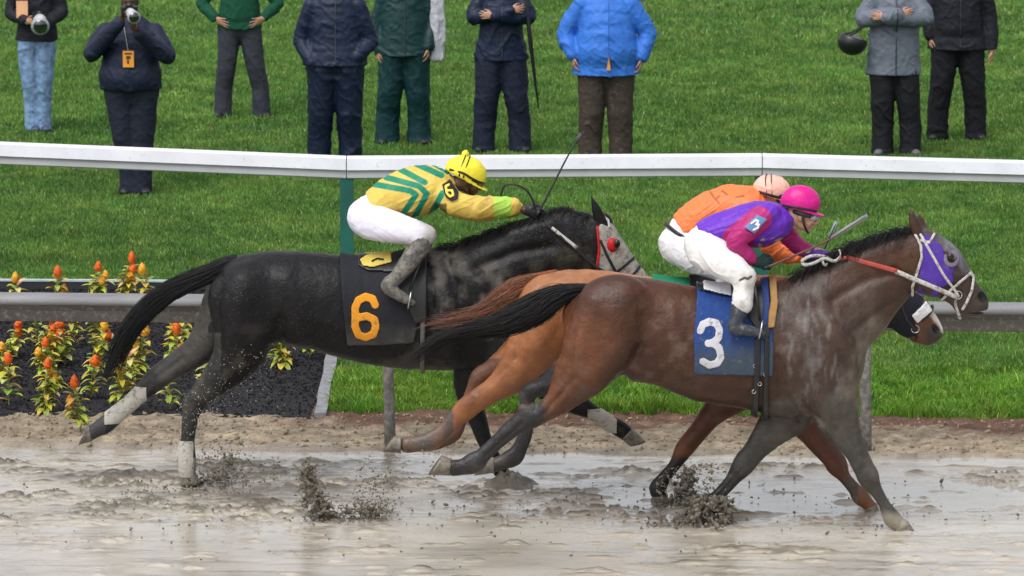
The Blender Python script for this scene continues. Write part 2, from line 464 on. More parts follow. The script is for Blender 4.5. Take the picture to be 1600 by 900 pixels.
def mud_col(V):
    z = V[:, 2]; n = fbm(V*[1, 1, 0], (1.2, 3, 1), 41, 4); n2 = fbm(V*[1, 1, 0], (9, 16, 1), 47, 3)
    wet = sstep(.016, -.004, z+.006*n2)
    near = sstep(34.2, 33.2, V[:, 1])
    base = np.array([.42, .375, .31])*(1+.22*n[:, None]+.18*n2[:, None])
    dark = (sstep(.008, .026, z+.004*n2)*(1-.15*near))[:, None]
    base = base*(1-dark*(1-np.array([.33, .31, .27])))
    st = sstep(.16, .34, fbm(V*[1, 1, 0], (2.2, 17, 1), 53, 4))*sstep(-.35, .2, fbm(V*[1, 1, 0], (.6, 1.2, 1), 57, 2))*.55
    base = base*(1-st[:, None]*np.array([.62, .63, .66]))
    base = base*(1+.10*near[:, None])
    rough = .55-.55*wet+.10*near
    return np.concatenate([np.clip(base, .02, 1), np.clip(rough, 0, 1)[:, None]], 1)
def track_full(Pt):
    h = track_height(Pt)
    h = np.maximum(h, -.004+.0015*np.sin(Pt[:, 0]*9+Pt[:, 1]*5))     # standing water levels the hollows
    # sinks under the sand berm at its far edge
    e = ground_Y(Y_MUD)+SLOPE*Pt[:, 0]
    h = h*sstep(.1, -.5, Pt[:, 1]-e)
    f = sstep(8.4, 7.2, np.abs(Pt[:, 0]))*sstep(30.2, 31.2, Pt[:, 1])
    return h*f-.021*(1-f)
mud_m = mud_mat()
xs = np.concatenate([np.arange(-8.6, -5.2, .05), np.arange(-5.2, 5.2, .014), np.arange(5.2, 8.6, .05)]); ys = np.concatenate([np.arange(30.0, 31.6, .04), np.arange(31.6, 37.6, .016)])
track = grid_sheet('track', xs, ys, track_full, mud_m, mud_col, label='wet sloppy dirt racing surface with puddles and hoof churned ridges')
# wider track left, right and towards the camera at coarser pitch
def frame_sheet(name, xs, ys, z, mat, colf, label):
    return grid_sheet(name, xs, ys, lambda p: np.full(len(p), z)+0*p[:, 0], mat, colf, label=label)
frame_sheet('track_ground', np.arange(-60, 60.1, .5), np.arange(-4, 37.7, .4), -.022, mud_m, mud_col, 'muddy racing surface stretching past the camera')

BED_X = -1.46
# ---- sand berm between mud and turf
sand_m = material('damp_sand', (.27, .215, .15), .8, .3, 6, .9, 35, .02, tint=True)
def sand_h(Pt):
    e0 = ground_Y(Y_MUD)+SLOPE*Pt[:, 0]; e1 = ground_Y(Y_GRASS)+SLOPE*Pt[:, 0]
    t = (Pt[:, 1]-e0)/(e1-e0)
    Q = np.stack([Pt[:, 0], Pt[:, 1], 0*t], 1)
    n = fbm(Q, (5, 9, 1), 61, 4); n2 = fbm(Q, (18, 26, 1), 67, 3)
    w = t+.10*fbm(Q, (2.5, 1, 1), 69, 3)
    return -.02+.045*sstep(0, .12, w)+.03*np.clip(fbm(Q, (9, 14, 1), 63, 3), 0, 1)*sstep(.1, .4, w)+.03*sstep(.5, 1, w)+(.026*n+.014*n2)*sstep(.05, .3, w)*(1-.4*sstep(.9, 1.1, w))-.05*sstep(1.45, 2.2, t)-.2*sstep(.93, 1.02, t)*(Pt[:, 0] < BED_X-.02)
def sand_col(V):
    e0 = ground_Y(Y_MUD)+SLOPE*V[:, 0]; e1 = ground_Y(Y_GRASS)+SLOPE*V[:, 0]
    t = (V[:, 1]-e0)/(e1-e0)
    n = fbm(V*[1, 1, 0], (3, 7, 1), 71, 4); n2 = fbm(V*[1, 1, 0], (14, 24, 1), 73, 3)
    c = np.array([.30, .24, .168])*(1+.3*n+.5*n2)[:, None]
    damp = np.array([.26, .225, .18])
    k = sstep(.28, .05, t+.08*n)[:, None]; c = c*(1-k)+damp*k*(1+.2*n2)[:, None]
    red = np.array([.115, .058, .035])*(1+.5*n2)[:, None]
    right = sstep(-1.9, -1.3, V[:, 0])
    k = (sstep(.58, .85, t+.28*n)*right)[:, None]; c = c*(1-k)+red*k
    return np.clip(c, .01, 1)
grid_sheet('sand_strip', np.concatenate([np.arange(-14, -5.4, .06), np.arange(-5.4, 5.4, .016), np.arange(5.4, 14, .06)]), np.arange(35.1, 39.0, .018), sand_h, sand_m, sand_col, label='churned pale sand strip between the wet track and the turf')

# ---- turf
def turf_mat():
    m = material('turf_soil', (.05, .115, .02), .9, .4, 3, .8, 30, .03)
    return m
turf_soil = turf_mat()
def turf_h(Pt):
    e1 = ground_Y(Y_GRASS)+SLOPE*Pt[:, 0]
    return .045*sstep(-.02, .18, Pt[:, 1]-e1)-.2*sstep(.05, -.05, Pt[:, 1]-e1)
def turf_col(V): return np.tile([.03, .06, .012], (len(V), 1))
ysT = np.concatenate([np.arange(36.7, 39, .04), np.arange(39, 90, .8), np.arange(90, 1200, 30)])
xsT = np.concatenate([np.arange(-400, -12, 20), np.arange(-12, 12, .25), np.arange(12, 401, 20)])
grid_sheet('ground', xsT, ysT, turf_h, turf_soil, None, label='soil beneath the turf infield')
mesh_obj('ground_base', [(-900, -300, -.12), (900, -300, -.12), (900, 1500, -.12), (-900, 1500, -.12)], [[0, 1, 2, 3]], turf_soil)['kind'] = 'structure'

grass_m = bpy.data.materials.new('grass_blades'); grass_m.use_nodes = True
_N, _L = grass_m.node_tree.nodes, grass_m.node_tree.links; _b = _N['Principled BSDF']
_at = _N.new('ShaderNodeAttribute'); _at.attribute_name = 'tint'; _L.new(_at.outputs[0], _b.inputs['Base Color'])
_b.inputs['Roughness'].default_value = .55; _b.inputs['Specular IOR Level'].default_value = .3
_tl = _N.new('ShaderNodeBsdfTranslucent'); _mx = _N.new('ShaderNodeMixShader'); _mx.inputs[0].default_value = .3
_L.new(_at.outputs[0], _tl.inputs[0]); _L.new(_b.outputs[0], _mx.inputs[1]); _L.new(_tl.outputs[0], _mx.inputs[2]); _L.new(_mx.outputs[0], _N['Material Output'].inputs[0])
BED_X = -1.46
def in_bed(x, y):
    return (x < BED_X+.09) & (y < ground_Y(468)+SLOPE*x*.6+.08) & (y > 37)
def blades(x, y, h, w, lean, seed, dens_col, name, label):
    r = np.random.default_rng(seed); n = len(x)
    keep = ~in_bed(x, y); x, y, h, w = x[keep], y[keep], h[keep], w[keep]; n = len(x)
    z = turf_h(np.stack([x, y], 1))
    a = r.uniform(0, 2*math.pi, n); dx, dy = np.cos(a)*w, np.sin(a)*w*.5
    la = r.uniform(0, 2*math.pi, n); lr = np.abs(r.normal(0, lean, n))*h
    tx, ty = np.cos(la)*lr, np.sin(la)*lr
    V = np.zeros((n, 5, 3))
    V[:, 0] = np.stack([x-dx, y-dy, z-.01], 1); V[:, 1] = np.stack([x+dx, y+dy, z-.01], 1)
    V[:, 2] = np.stack([x+dx*.75+tx*.35, y+dy*.75+ty*.35, z+h*.6], 1); V[:, 3] = np.stack([x-dx*.75+tx*.35, y-dy*.75+ty*.35, z+h*.6], 1)
    V[:, 4] = np.stack([x+tx, y+ty, z+h*.98], 1)
    b = np.arange(n)*5
    F = np.concatenate([np.stack([b, b+1, b+2], 1), np.stack([b, b+2, b+3], 1), np.stack([b+3, b+2, b+4], 1)])
    c = dens_col(x, y, r)
    C = np.repeat(c[:, None, :], 5, 1)
    o = mesh_obj(name, V.reshape(-1, 3), F, grass_m, None, C.reshape(-1, 3), smooth=False)
    return tag(o, label, 'grass', kind='stuff')
def lawn_col(x, y, r):
    Q = np.stack([x, y, 0*x], 1)
    n1 = fbm(Q, (.25, 1.3, 1), 81, 3); n2 = fbm(Q, (3, 2.0, 1), 83, 3); n3 = r.normal(0, 1, len(x))
    n4 = fbm(Q, (9, 5, 1), 85, 2)
    base = np.array([.112, .225, .042])
    c = base*np.exp(.30*n1+.34*n2+.34*n4+.24*n3)[:, None]
    dry = (r.uniform(0, 1, len(x)) < .05+.05*np.clip(n2, 0, 1))
    c[dry] = np.array([.30, .36, .13])*np.exp(.2*n3[dry])[:, None]
    c[:, 0] *= 1+.25*n2
    near = sstep(40.5, 38.0, y)
    c *= (1+.12*near)[:, None]; c[:, 2] *= 1-.2*near
    return np.clip(c, .005, .8)
def scatter(n, x0, x1, y0f, y1, seed):
    r = np.random.default_rng(seed); x = r.uniform(x0, x1, n); u = r.uniform(0, 1, n)
    y0 = y0f(x); y = y0+(y1-y0)*u
    return x, y, r
# far lawn, blades grow wider with distance band
bands = [(38.2, 44, 320000, .029, .0042), (44, 52, 320000, .032, .0052), (52, 62, 270000, .037, .0068), (62, 78, 200000, .042, .010), (78, 120, 90000, .07, .02)]
GX, GY, GH, GW = [], [], [], []
for k, (y0, y1, n, h, w) in enumerate(bands):
    r = np.random.default_rng(100+k); half = 4.4*(y1/38)+.6
    x = r.uniform(-half, half, n); y = r.uniform(y0, y1, n)
    t = fbm(np.stack([x, y, 0*x], 1), (6, 3.5, 1), 91, 2)
    GX.append(x); GY.append(y); GH.append(h*(1+.45*t)*np.exp(r.normal(0, .25, n))); GW.append(np.full(n, w))
blades(np.concatenate(GX), np.concatenate(GY), np.concatenate(GH), np.concatenate(GW), .5, 5, lawn_col, 'grass', 'mown green turf of the infield behind and around the white rail')
SX, SY, SH, SWd = [], [], [], []
for k, (y0, y1, n, h, w) in enumerate(bands):
    r = np.random.default_rng(200+k); half = 4.4*(y1/38)+.6; wd = 6.0
    x = np.concatenate([r.uniform(-half-wd, -half, int(n*.28)), r.uniform(half, half+wd, int(n*.28))]); y = r.uniform(y0, y1, len(x))
    SX.append(x); SY.append(y); SH.append(h*np.exp(r.normal(0, .25, len(x)))); SWd.append(np.full(len(x), w*1.9))
blades(np.concatenate(SX), np.concatenate(SY), np.concatenate(SH), np.concatenate(SWd), .5, 6, lawn_col, 'grass', 'green turf continuing out to either side of the infield')
# rough front fringe of the turf
x, y, r = scatter(190000, -1.42, 10.0, lambda x: ground_Y(Y_GRASS-4)+SLOPE*x+.05*np.sin(x*7)+.03*np.sin(x*23), 39.2, 9)
n = fbm(np.stack([x, y, 0*x], 1), (6, 6, 1), 93, 3)
edge = np.clip((y-(ground_Y(Y_GRASS-4)+SLOPE*x))/.35, 0, 1)
blades(x, y, (.060+.075*np.clip(n, -.3, 1))*(.75+.6*(1-edge))*np.exp(r.normal(0, .25, len(x))), np.full(len(x), .0048), .7, 12,
       lambda x, y, r: lawn_col(x, y, r)*np.array([1.05, 1.12, .75]), 'grass_fringe', 'long bright grass tufts along the front edge of the turf')

# ---- flower bed
bedY0 = lambda x: ground_Y(668)+SLOPE*x
bedY1 = lambda x: ground_Y(468)+SLOPE*x*.6
mulch_m = material('dark_mulch', (.006, .006, .008), .9, .5, 25, .6, 90, .02, color2=(.014, .013, .017))
def mulch_sheet():
    xs = np.arange(-14, BED_X+.03, .035); vsx = np.linspace(0, 1, 260)
    X, T = np.meshgrid(xs, vsx, indexing='ij'); x = X.ravel(); t = T.ravel()
    y = bedY0(x)-.05+(bedY1(x)-bedY0(x)+.05)*t
    Q = np.stack([x, y, 0*x], 1)
    z = .045+.012*fbm(Q, (14, 14, 1), 111, 3)+.008*fbm(Q, (45, 45, 1), 113, 2)-.10*sstep(.012, .0, t)
    nx, ny = len(xs), len(vsx); i = np.arange((nx-1)*(ny-1)); a = (i//(ny-1))*ny+i % (ny-1)
    o = mesh_obj('flower_bed', np.stack([x, y, z+.012], 1), np.stack([a, a+ny, a+ny+1, a+1], 1), mulch_m)
    tag(o, 'black mulch planting bed under the orange flowers', kind='structure')
mulch_sheet()
# loose bark chips
def chips(n, name, label):
    r = np.random.default_rng(31); x = r.uniform(-5.4, BED_X, n); t = r.uniform(0, 1, n)**.8
    y = bedY0(x)+(bedY1(x)-bedY0(x))*t
    V = r.normal(0, 1, (n, 4, 3))*np.array([.008, .006, .005]); V += np.stack([x, y, np.full(n, .066)], 1)[:, None, :]
    b = np.arange(n)*4
    F = np.concatenate([np.stack([b, b+1, b+2], 1), np.stack([b, b+2, b+3], 1), np.stack([b, b+3, b+1], 1), np.stack([b+1, b+3, b+2], 1)])
    c = np.repeat((np.array([.012, .011, .015])*np.exp(r.normal(0, .5, (n, 1))))[:, None, :], 4, 1).reshape(-1, 3)
    tag(mesh_obj(name, V.reshape(-1, 3), F, grass_m, None, c, smooth=False), label, 'mulch', kind='stuff')
chips(26000, 'mulch_chips', 'loose dark bark chips strewn over the flower bed')
stone_m = material('edging_stone', (.22, .22, .24), .7, .35, 12, .6, 40, .006, mud=.3)
# side edging
def strip_box(pts0, pts1, z0, z1):
    mb = MB(); V = []
    for (a, b) in zip(pts0, pts1):
        V += [(a[0], a[1], z0), (b[0], b[1], z0), (b[0], b[1], z1), (a[0], a[1], z1)]
    n = len(pts0); F = [[i*4+j, i*4+(j+1) % 4, (i+1)*4+(j+1) % 4, (i+1)*4+j] for i in range(n-1) for j in range(4)]
    F += [[3, 2, 1, 0], [4*n-4+j for j in range(4)]]
    mb.add(V, F); return mb
ys_ = np.linspace(bedY0(BED_X)+.02, bedY1(BED_X), 14)
o = strip_box([(BED_X-.002+.006*math.sin(i*2.1), y) for i, y in enumerate(ys_)], [(BED_X+.085+.008*math.sin(i*1.7), y) for i, y in enumerate(ys_)], -.05, .088).build('garden_edging', stone_m, smooth=False)
tag(o, 'pale grey stone edging along the right side of the flower bed', 'edging')
board_m = material('dark_board', (.02, .023, .028), .6, .3, 8, .3, 50, .004)
cap_m = material('board_cap', (.42, .5, .5), .6, .15, 10)
bx = np.linspace(-14, BED_X-.01, 20)
root = empty('retaining_board', (-4, bedY1(-4), 0), 'dark low board with pale top edge behind the flower bed', 'edging')
strip_box([(x, bedY1(x)) for x in bx], [(x, bedY1(x)+.05) for x in bx], -.05, .13).build('board', board_m, root, smooth=False)
strip_box([(x, bedY1(x)-.006) for x in bx], [(x, bedY1(x)+.056) for x in bx], .131, .145).build('cap_strip', cap_m, root, smooth=False)

# ---- lower running rail
rail_top_m = material('galvanised_rail', (.21, .21, .22), .62, .2, 5, .25, 30, .003, mud=.35, mudcol=(.2, .19, .17), stretch=(.4, 2, 2))
rail_under_m = material('shaded_rail_panel', (.07, .063, .053), .6, .35, 4, .4, 25, .006, mud=.5, mudcol=(.17, .15, .125), stretch=(.35, 1.5, 1.5))  # shade below the rail top painted in as a darker base, mud over it
post_m = material('mud_splashed_post', (.13, .125, .12), .55, .35, 12, .4, 40, .004, mud=.8, mudcol=(.25, .23, .2))
def extrude_profile(prof, xs, yz):
    """prof: (dy,dz) closed outline; yz(x)->(y,z)"""
    V = []; n = len(prof)
    for x in xs:
        y, z = yz(x)
        V += [(x, y+a, z+b) for a, b in prof]
    F = [[i*n+j, (i+1)*n+j, (i+1)*n+(j+1) % n, i*n+(j+1) % n] for i in range(len(xs)-1) for j in range(n)]
    F += [list(range(n)), [(len(xs)-1)*n+j for j in range(n)][::-1]]
    return np.array(V), F
YR = lambda x: ground_Y(Y_RAIL)+SLOPE*x
# top of rail at photo y 455 (left) to 475 (right)
zr = np.mean([P(40, 456, YR(-3.5))[2], P(1590, 474, YR(3.6))[2]])
posts_x = [-11.13, -7.72, -4.31, -.89, 2.53, 5.95, 9.37]
root = empty('safety_rail', (0, YR(0), 0), 'low grey metal running rail with mud splashed posts beside the track', 'rail')
prof = [(-.055+.055*math.cos(a), .0+.045*math.sin(a)-.045) for a in np.linspace(math.radians(200), math.radians(-20), 14)]
prof = [(.0+.085*math.cos(a), -.05+.05*math.sin(a)) for a in np.linspace(math.radians(180), 0, 13)]+[(.085, -.075), (-.085, -.075)]
V, F = extrude_profile(prof, np.linspace(-14, 12, 30), lambda x: (YR(x), zr)); mb = MB(); mb.add(V, F); mb.build('top_rail', rail_top_m, root)
prof2 = [(-.082, -.077), (-.060, -.118), (-.052, -.198), (-.045, -.203), (.045, -.203), (.082, -.077)]
V, F = extrude_profile(prof2, np.linspace(-14, 12, 30), lambda x: (YR(x), zr)); mb = MB(); mb.add(V, F); mb.build('rail_panel', rail_under_m, root, smooth=False)
for x in posts_x:
    y = YR(x)+.0
    mb = MB(); mb.tube([(x+.01, y, -.06), (x+.008, y, .25), (x, y, .5), (x-.004, y, zr-.206)], [.042, .04, .04, .04], 14, .8, up=(1, 0, 0))
    mb.build('post', post_m, root)
# ---- white hurdle rail
white_m = material('white_plastic_rail', (.74, .75, .80), .5, .08, 3, .1, 20, .003, mud=.13, mudcol=(.5, .49, .46))
white2_m = material('shaded_plastic_underside', (.40, .41, .42), .55, .1, 3)  # shadow of the recess under the white face, put into a greyer colour
green_m = material('green_post', (.012, .11, .085), .5, .2, 6, .15, 30, .003)
YW = lambda x: ground_Y(Y_WRAIL)+SLOPE*x
wp = [(-5.03, 218), (-1.43, 244.5), (2.15, 240.5), (5.75, 258)]
root = empty('turf_rail', (0, YW(0), 0), 'white plastic turf course rail on dark green posts', 'rail')
sW = scale_at(YW(0), 1.0)
knots = [(-15.8, 165), (-12.2, 182), (-8.6, 200)]+wp+[(9.3, 276), (12.9, 292), (16.5, 310)]
for i, (x, py) in enumerate(knots):
    zt = P(800+x*sW, py, YW(x))[2]
    mb = MB(); mb.box((x-.058, YW(x)-.03, -.05), (x+.058, YW(x)+.05, zt-.1)); mb.build('post', green_m, root, smooth=False)
for i in range(len(knots)-1):
    (xa, pa), (xb, pb) = knots[i], knots[i+1]
    za, zb = P(800+xa*sW, pa, YW(xa))[2], P(800+xb*sW, pb, YW(xb))[2]
    fz = lambda x: (YW(x), za+(zb-za)*(x-xa)/(xb-xa))
    g = .004
    V, F = extrude_profile([(-.045, -.012), (-.03, 0), (.05, 0), (.05, -.112), (-.06, -.112)], [xa+g, (xa+xb)/2, xb-g], fz)
    mb = MB(); mb.add(V, F); mb.build('rail_section', white_m, root, smooth=False)
    V, F = extrude_profile([(-.035, -.1135), (.04, -.1135), (.04, -.195), (-.035, -.19), (-.045, -.18)], [xa+g, (xa+xb)/2, xb-g], fz)
    mb = MB(); mb.add(V, F); mb.build('lower_flange', white2_m, root, smooth=False)

# ---- flowers
leaf_m = material('leaf', (.3, .34, .03), .5, .2, 30, tint=True); 
leaf_m.node_tree.nodes['Principled BSDF'].inputs['Subsurface Weight'].default_value = .0
bloom_m = material('bloom', (.85, .2, .02), .7, .25, 60, .6, 150, .004, tint=True)
def leaf(mb, cols, base, d, L, w, droop, c):
    d = np.array(d, float); side = np.cross(d, [0, 0, 1]); side /= max(np.linalg.norm(side), 1e-6)
    n = 6; V = []
    for i in range(n+1):
        t = i/n; p = np.array(base)+d*L*t+np.array([0, 0, -droop*L*t*t]); ww = w*math.sin(math.pi*min(1, t*.92+.06))**.8
        fold = np.array([0, 0, ww*.4])
        V += [p-side*ww+fold, p, p+side*ww+fold]
    F = []
    for i in range(n):
        a = i*3; F += [[a, a+1, a+4, a+3], [a+1, a+2, a+5, a+4]]
    mb.add(V, F); cols += [c]*len(V)
def flower_plant(kind, h, nb, seed):
    r = random.Random(seed)
    root = empty('flower_plant', (0, 0, 0))
    mb = MB(); cs = []
    lean = (r.uniform(-.07, .07), r.uniform(-.05, .05))
    stems = [(0, 0, h)]+[(r.uniform(-.05, .05), r.uniform(-.04, .04), h*r.uniform(.5, .8)) for _ in range(nb-1)]
    for (sx, sy, sh) in stems:
        pts = smooth_path([(0, 0, -.02), (sx*.6, sy*.6, sh*.5), (sx+lean[0], sy+lean[1], sh)], 4); mb.tube(pts, .004, 6); cs += [(.22, .25, .05)]*(len(pts)*6)
    st = mb.build('stem', leaf_m, root, col=np.array(cs))
    mb = MB(); cs = []
    for (sx, sy, sh) in stems:
        m = int(10+sh*42)
        for i in range(m):
            t = .12+.78*i/m; a = i*2.4+r.uniform(-.4, .4); up = r.uniform(.25, .9)
            g = r.random(); c = (.46, .42, .04) if g < .55 else ((.24, .32, .04) if g < .8 else (.55, .48, .16))
            c = tuple(q*r.uniform(.75, 1.25) for q in c)
            leaf(mb, cs, (sx*t+lean[0]*t, sy*t+lean[1]*t, sh*t), (math.cos(a), math.sin(a), up), r.uniform(.06, .10), r.uniform(.015, .025), r.uniform(.2, .9), c)
    mb.build('foliage', leaf_m, root, col=np.array(cs))
    for (sx, sy, sh) in stems:
        mb = MB(); cs = []; R = r.uniform(.022, .030); Hh = r.uniform(.06, .085)
        nu, nv = 12, 9; V = []
        for i in range(nv+1):
            t = i/nv; rr = R*(math.sin(math.pi*min(1, .12+t*.88))**.7)*(1-.35*t)+.001
            for j in range(nu):
                k = 1+.5*math.sin(j*2.5+i*2.1)*r.uniform(.3, 1.3); a = 2*math.pi*j/nu
                V.append((sx+lean[0]+rr*k*math.cos(a), sy+lean[1]+rr*k*math.sin(a), sh-.012+Hh*t))
        F = [[i*nu+j, i*nu+(j+1) % nu, (i+1)*nu+(j+1) % nu, (i+1)*nu+j] for i in range(nv) for j in range(nu)]
        mb.add(V, F)
        g = r.random(); c = (.80, .13, .010) if g < .45 else ((.85, .26, .02) if g < .8 else (.8, .40, .03))
        mb.build('bloom', bloom_m, root, col=np.array([c]*len(V)))
    return root
def copy_tree(o, parent=None):
    c = o.copy(); COL.objects.link(c); c.parent = parent
    for ch in o.children: copy_tree(ch, c)
    return c
rows = {   # bed rows by the photo height of the plants' bases
    "in the bed's back row": [(30, 492, 0), (86, 488, 1), (139, 484, 2), (191, 482, 4), (238, 486, 0)],
    "in the bed's second row from back": [(16, 560, 1), (62, 545, 3), (122, 540, 0), (166, 548, 2), (272, 560, 4), (284, 540, 3)],
    "in the bed's middle row": [(8, 590, 3), (66, 575, 4), (101, 570, 1), (146, 590, 2), (213, 592, 4), (268, 580, 1)],
    "in the bed's fourth row": [(88, 605, 2), (143, 622, 3), (205, 612, 0), (322, 602, 1), (440, 575, 2), (484, 560, 0)],
    "in the bed's front row": [(14, 632, 0), (70, 645, 2), (126, 668, 1), (190, 640, 4), (266, 640, 3)],
}
protos = [None]*10; specs = [(.24, 1), (.27, 2), (.30, 2), (.22, 1), (.32, 3), (.26, 1), (.22, 2), (.28, 3), (.19, 1), (.29, 2)]
ordn = ['leftmost', 'second from left', 'third from left', 'fourth from left', 'fifth from left', 'sixth from left']
bi = 0
for rowname, lst in rows.items():
    lst = sorted(lst)
    for i, (px, py, k) in enumerate(lst):
        k = (k+5*((i+len(rowname)) % 2)) % 10
        if protos[k] is None: protos[k] = flower_plant(k, *specs[k], 50+k); o = protos[k]
        else: o = copy_tree(protos[k])
        Y = ground_Y(py, .06); q = P(px, py, Y)
        o.location = (q[0], Y, .05); o.rotation_euler = (0, 0, random.uniform(0, 6.28)); s = random.uniform(1.15, 1.4); o.scale = (s, s, s)
        bi += 1
        tag(o, 'orange bedding plant, %s %s' % (ordn[i], rowname), 'flower', 'orange bedding flowers in the black mulch')
# ================================================================ HORSES
def coat(name, rough=.42, mudn=0.0, sheen=.15, bump=.25):
    m = material(name, (.1, .05, .03), rough, .25, 9, bump, 70, .008, tint=True, spec=.3, sheen=0, coat=.10, stretch=(1, 1, 1), rvary=.12)
    N, L = m.node_tree.nodes, m.node_tree.links
    m.node_tree.nodes['Principled BSDF'].inputs['Coat Roughness'].default_value = .38
    b0 = N['Principled BSDF']; old = b0.inputs['Normal'].links[0].from_node; tc0 = N.new('ShaderNodeTexCoord')
    nb = N.new('ShaderNodeTexNoise'); nb.inputs['Scale'].default_value = 17; nb.inputs['Detail'].default_value = 4; L.new(tc0.outputs['Object'], nb.inputs['Vector'])
    bb = N.new('ShaderNodeBump'); bb.inputs['Strength'].default_value = .5; bb.inputs['Distance'].default_value = .022
    L.new(nb.outputs[0], bb.inputs['Height']); L.new(bb.outputs[0], old.inputs['Normal'])
    # mud flecks spattered over the coat, each its own small spot
    b = N['Principled BSDF']; src = b.inputs['Base Color'].links[0].from_socket
    tc = N.new('ShaderNodeTexCoord'); vo = N.new('ShaderNodeTexVoronoi'); vo.inputs['Scale'].default_value = 42; L.new(tc.outputs['Object'], vo.inputs['Vector'])
    n2 = N.new('ShaderNodeTexNoise'); n2.inputs['Scale'].default_value = 4; L.new(tc.outputs['Object'], n2.inputs['Vector'])
    ad = N.new('ShaderNodeMath'); ad.operation = 'MULTIPLY_ADD'; ad.inputs[1].default_value = -.5; ad.inputs[2].default_value = .40
    L.new(n2.outputs[0], ad.inputs[0])
    lt = N.new('ShaderNodeMath'); lt.operation = 'LESS_THAN'; L.new(vo.outputs['Distance'], lt.inputs[0]); L.new(ad.outputs[0], lt.inputs[1])
    ml = N.new('ShaderNodeMath'); ml.operation = 'MULTIPLY'; ml.inputs[1].default_value = mudn; L.new(lt.outputs[0], ml.inputs[0])
    mx = N.new('ShaderNodeMix'); mx.data_type = 'RGBA'; mx.inputs[7].default_value = (.13, .11, .085, 1)
    if name == 'black_coat': b.inputs['Specular IOR Level'].default_value = .2; b.inputs['Coat Weight'].default_value = .07
    L.new(ml.outputs[0], mx.inputs[0]); L.new(src, mx.inputs[6]); L.new(mx.outputs[2], b.inputs['Base Color'])
    return m
coat_bay = coat('bay_coat', .42, .35, bump=.35); coat_black = coat('black_coat', .42, .3, bump=.4); coat_chest = coat('chestnut_coat', .42, .25)
hair_black = material('black_hair', (.010, .009, .010), .5, .4, 40, spec=.3, tint=True)
hair_red = material('red_hair', (.2, .06, .02), .5, .3, 40, tint=True)
def hair(name, fig, guide, n, mat, parent, lat=0.0, base_col=(.01, .009, .01), seed=1, wild=.25, w=.0030, tmin=0.0, tips=(.02, .014, .01), latr=.8):
    """strands running along a guide of (px,py,radius) stations"""
    r = np.random.default_rng(seed); g = resample(np.array(guide, float), 5)
    C = np.array([P(a, b, fig.Y0+lat) for a, b, _ in g]); R = g[:, 2]/fig.s
    T = np.gradient(C, axis=0); T /= np.linalg.norm(T, axis=1)[:, None]
    U = np.cross(T, [0, 1, 0]); U /= np.linalg.norm(U, axis=1)[:, None]
    m = len(g); Vs = []; Fs = []; Cs = []; nb = 0; tt = np.linspace(0, 1, m)
    for i in range(n):
        t0 = tmin+r.uniform(0, .5)**1.5*(1-tmin); t1 = min(1, t0+r.uniform(.2, .6)); K = 14
        t = np.linspace(t0, t1, K)
        a = r.uniform(0, 2*math.pi); q = math.sqrt(r.uniform(0, 1)); u0, v0 = q*math.cos(a), q*math.sin(a)*latr
        ph = r.uniform(0, 6.28, 2); fr = r.uniform(2, 6)
        s = np.linspace(0, 1, K)
        uu = u0+wild*np.sin(fr*s+ph[0])*s; vv = v0+wild*np.sin(fr*s+ph[1])*s
        c = np.stack([np.interp(t, tt, C[:, k]) for k in range(3)], 1); Ui = np.stack([np.interp(t, tt, U[:, k]) for k in range(3)], 1)
        rr = np.interp(t, tt, R)
        pts = c+Ui*(uu*rr)[:, None]+np.array([0, 1, 0])*(vv*rr)[:, None]
        V, F = tube(pts, w*(1-.75*s)*r.uniform(.7, 1.4), 3)
        Vs.append(V); Fs += [[k+nb for k in f] for f in F if len(f) == 4]; nb += len(V)
        cc = np.array(base_col)*np.exp(r.normal(0, .3)); Cs.append(cc[None]*(1-np.repeat(s, 3)[:, None])+np.array(tips)[None]*np.repeat(s, 3)[:, None])
    return mesh_obj(name, np.concatenate(Vs), np.array(Fs), mat, parent, np.concatenate(Cs))
def crest_mane(name, fig, roots, n, mat, parent, L=(.07, .15), dirv=(-.8, -.1, -.25), seed=3, w=.003, col=(.011, .010, .011)):
    r = np.random.default_rng(seed); g = resample(np.array([[*p, 0] for p in roots], float), 6)
    Vs = []; Fs = []; Cs = []; nb = 0
    for i in range(n):
        k = r.uniform(0, len(g)-1.01); a = int(k); q = g[a]*(1-k+a)+g[a+1]*(k-a)
        p = P(q[0], q[1]+r.uniform(-1, 6), fig.Y0+r.uniform(-.045, .03)); l = r.uniform(*L)
        d = np.array(dirv)+r.normal(0, .28, 3); d /= np.linalg.norm(d); s = np.linspace(0, 1, 8)[:, None]
        drop = np.array([0, -.35*abs(r.normal()), -.5])*l*s*s
        pts = p+d*l*s+np.array([0, 0, .02])*np.sin(s*3)+drop
        V, F = tube(pts, w*(1-.7*s[:, 0]), 3); Vs.append(V); Fs += [[x+nb for x in f] for f in F if len(f) == 4]; nb += len(V)
        Cs.append(np.tile(np.array(col)*np.exp(r.normal(0, .35)), (len(V), 1)))
    return mesh_obj(name, np.concatenate(Vs), np.array(Fs), mat, parent, np.concatenate(Cs))
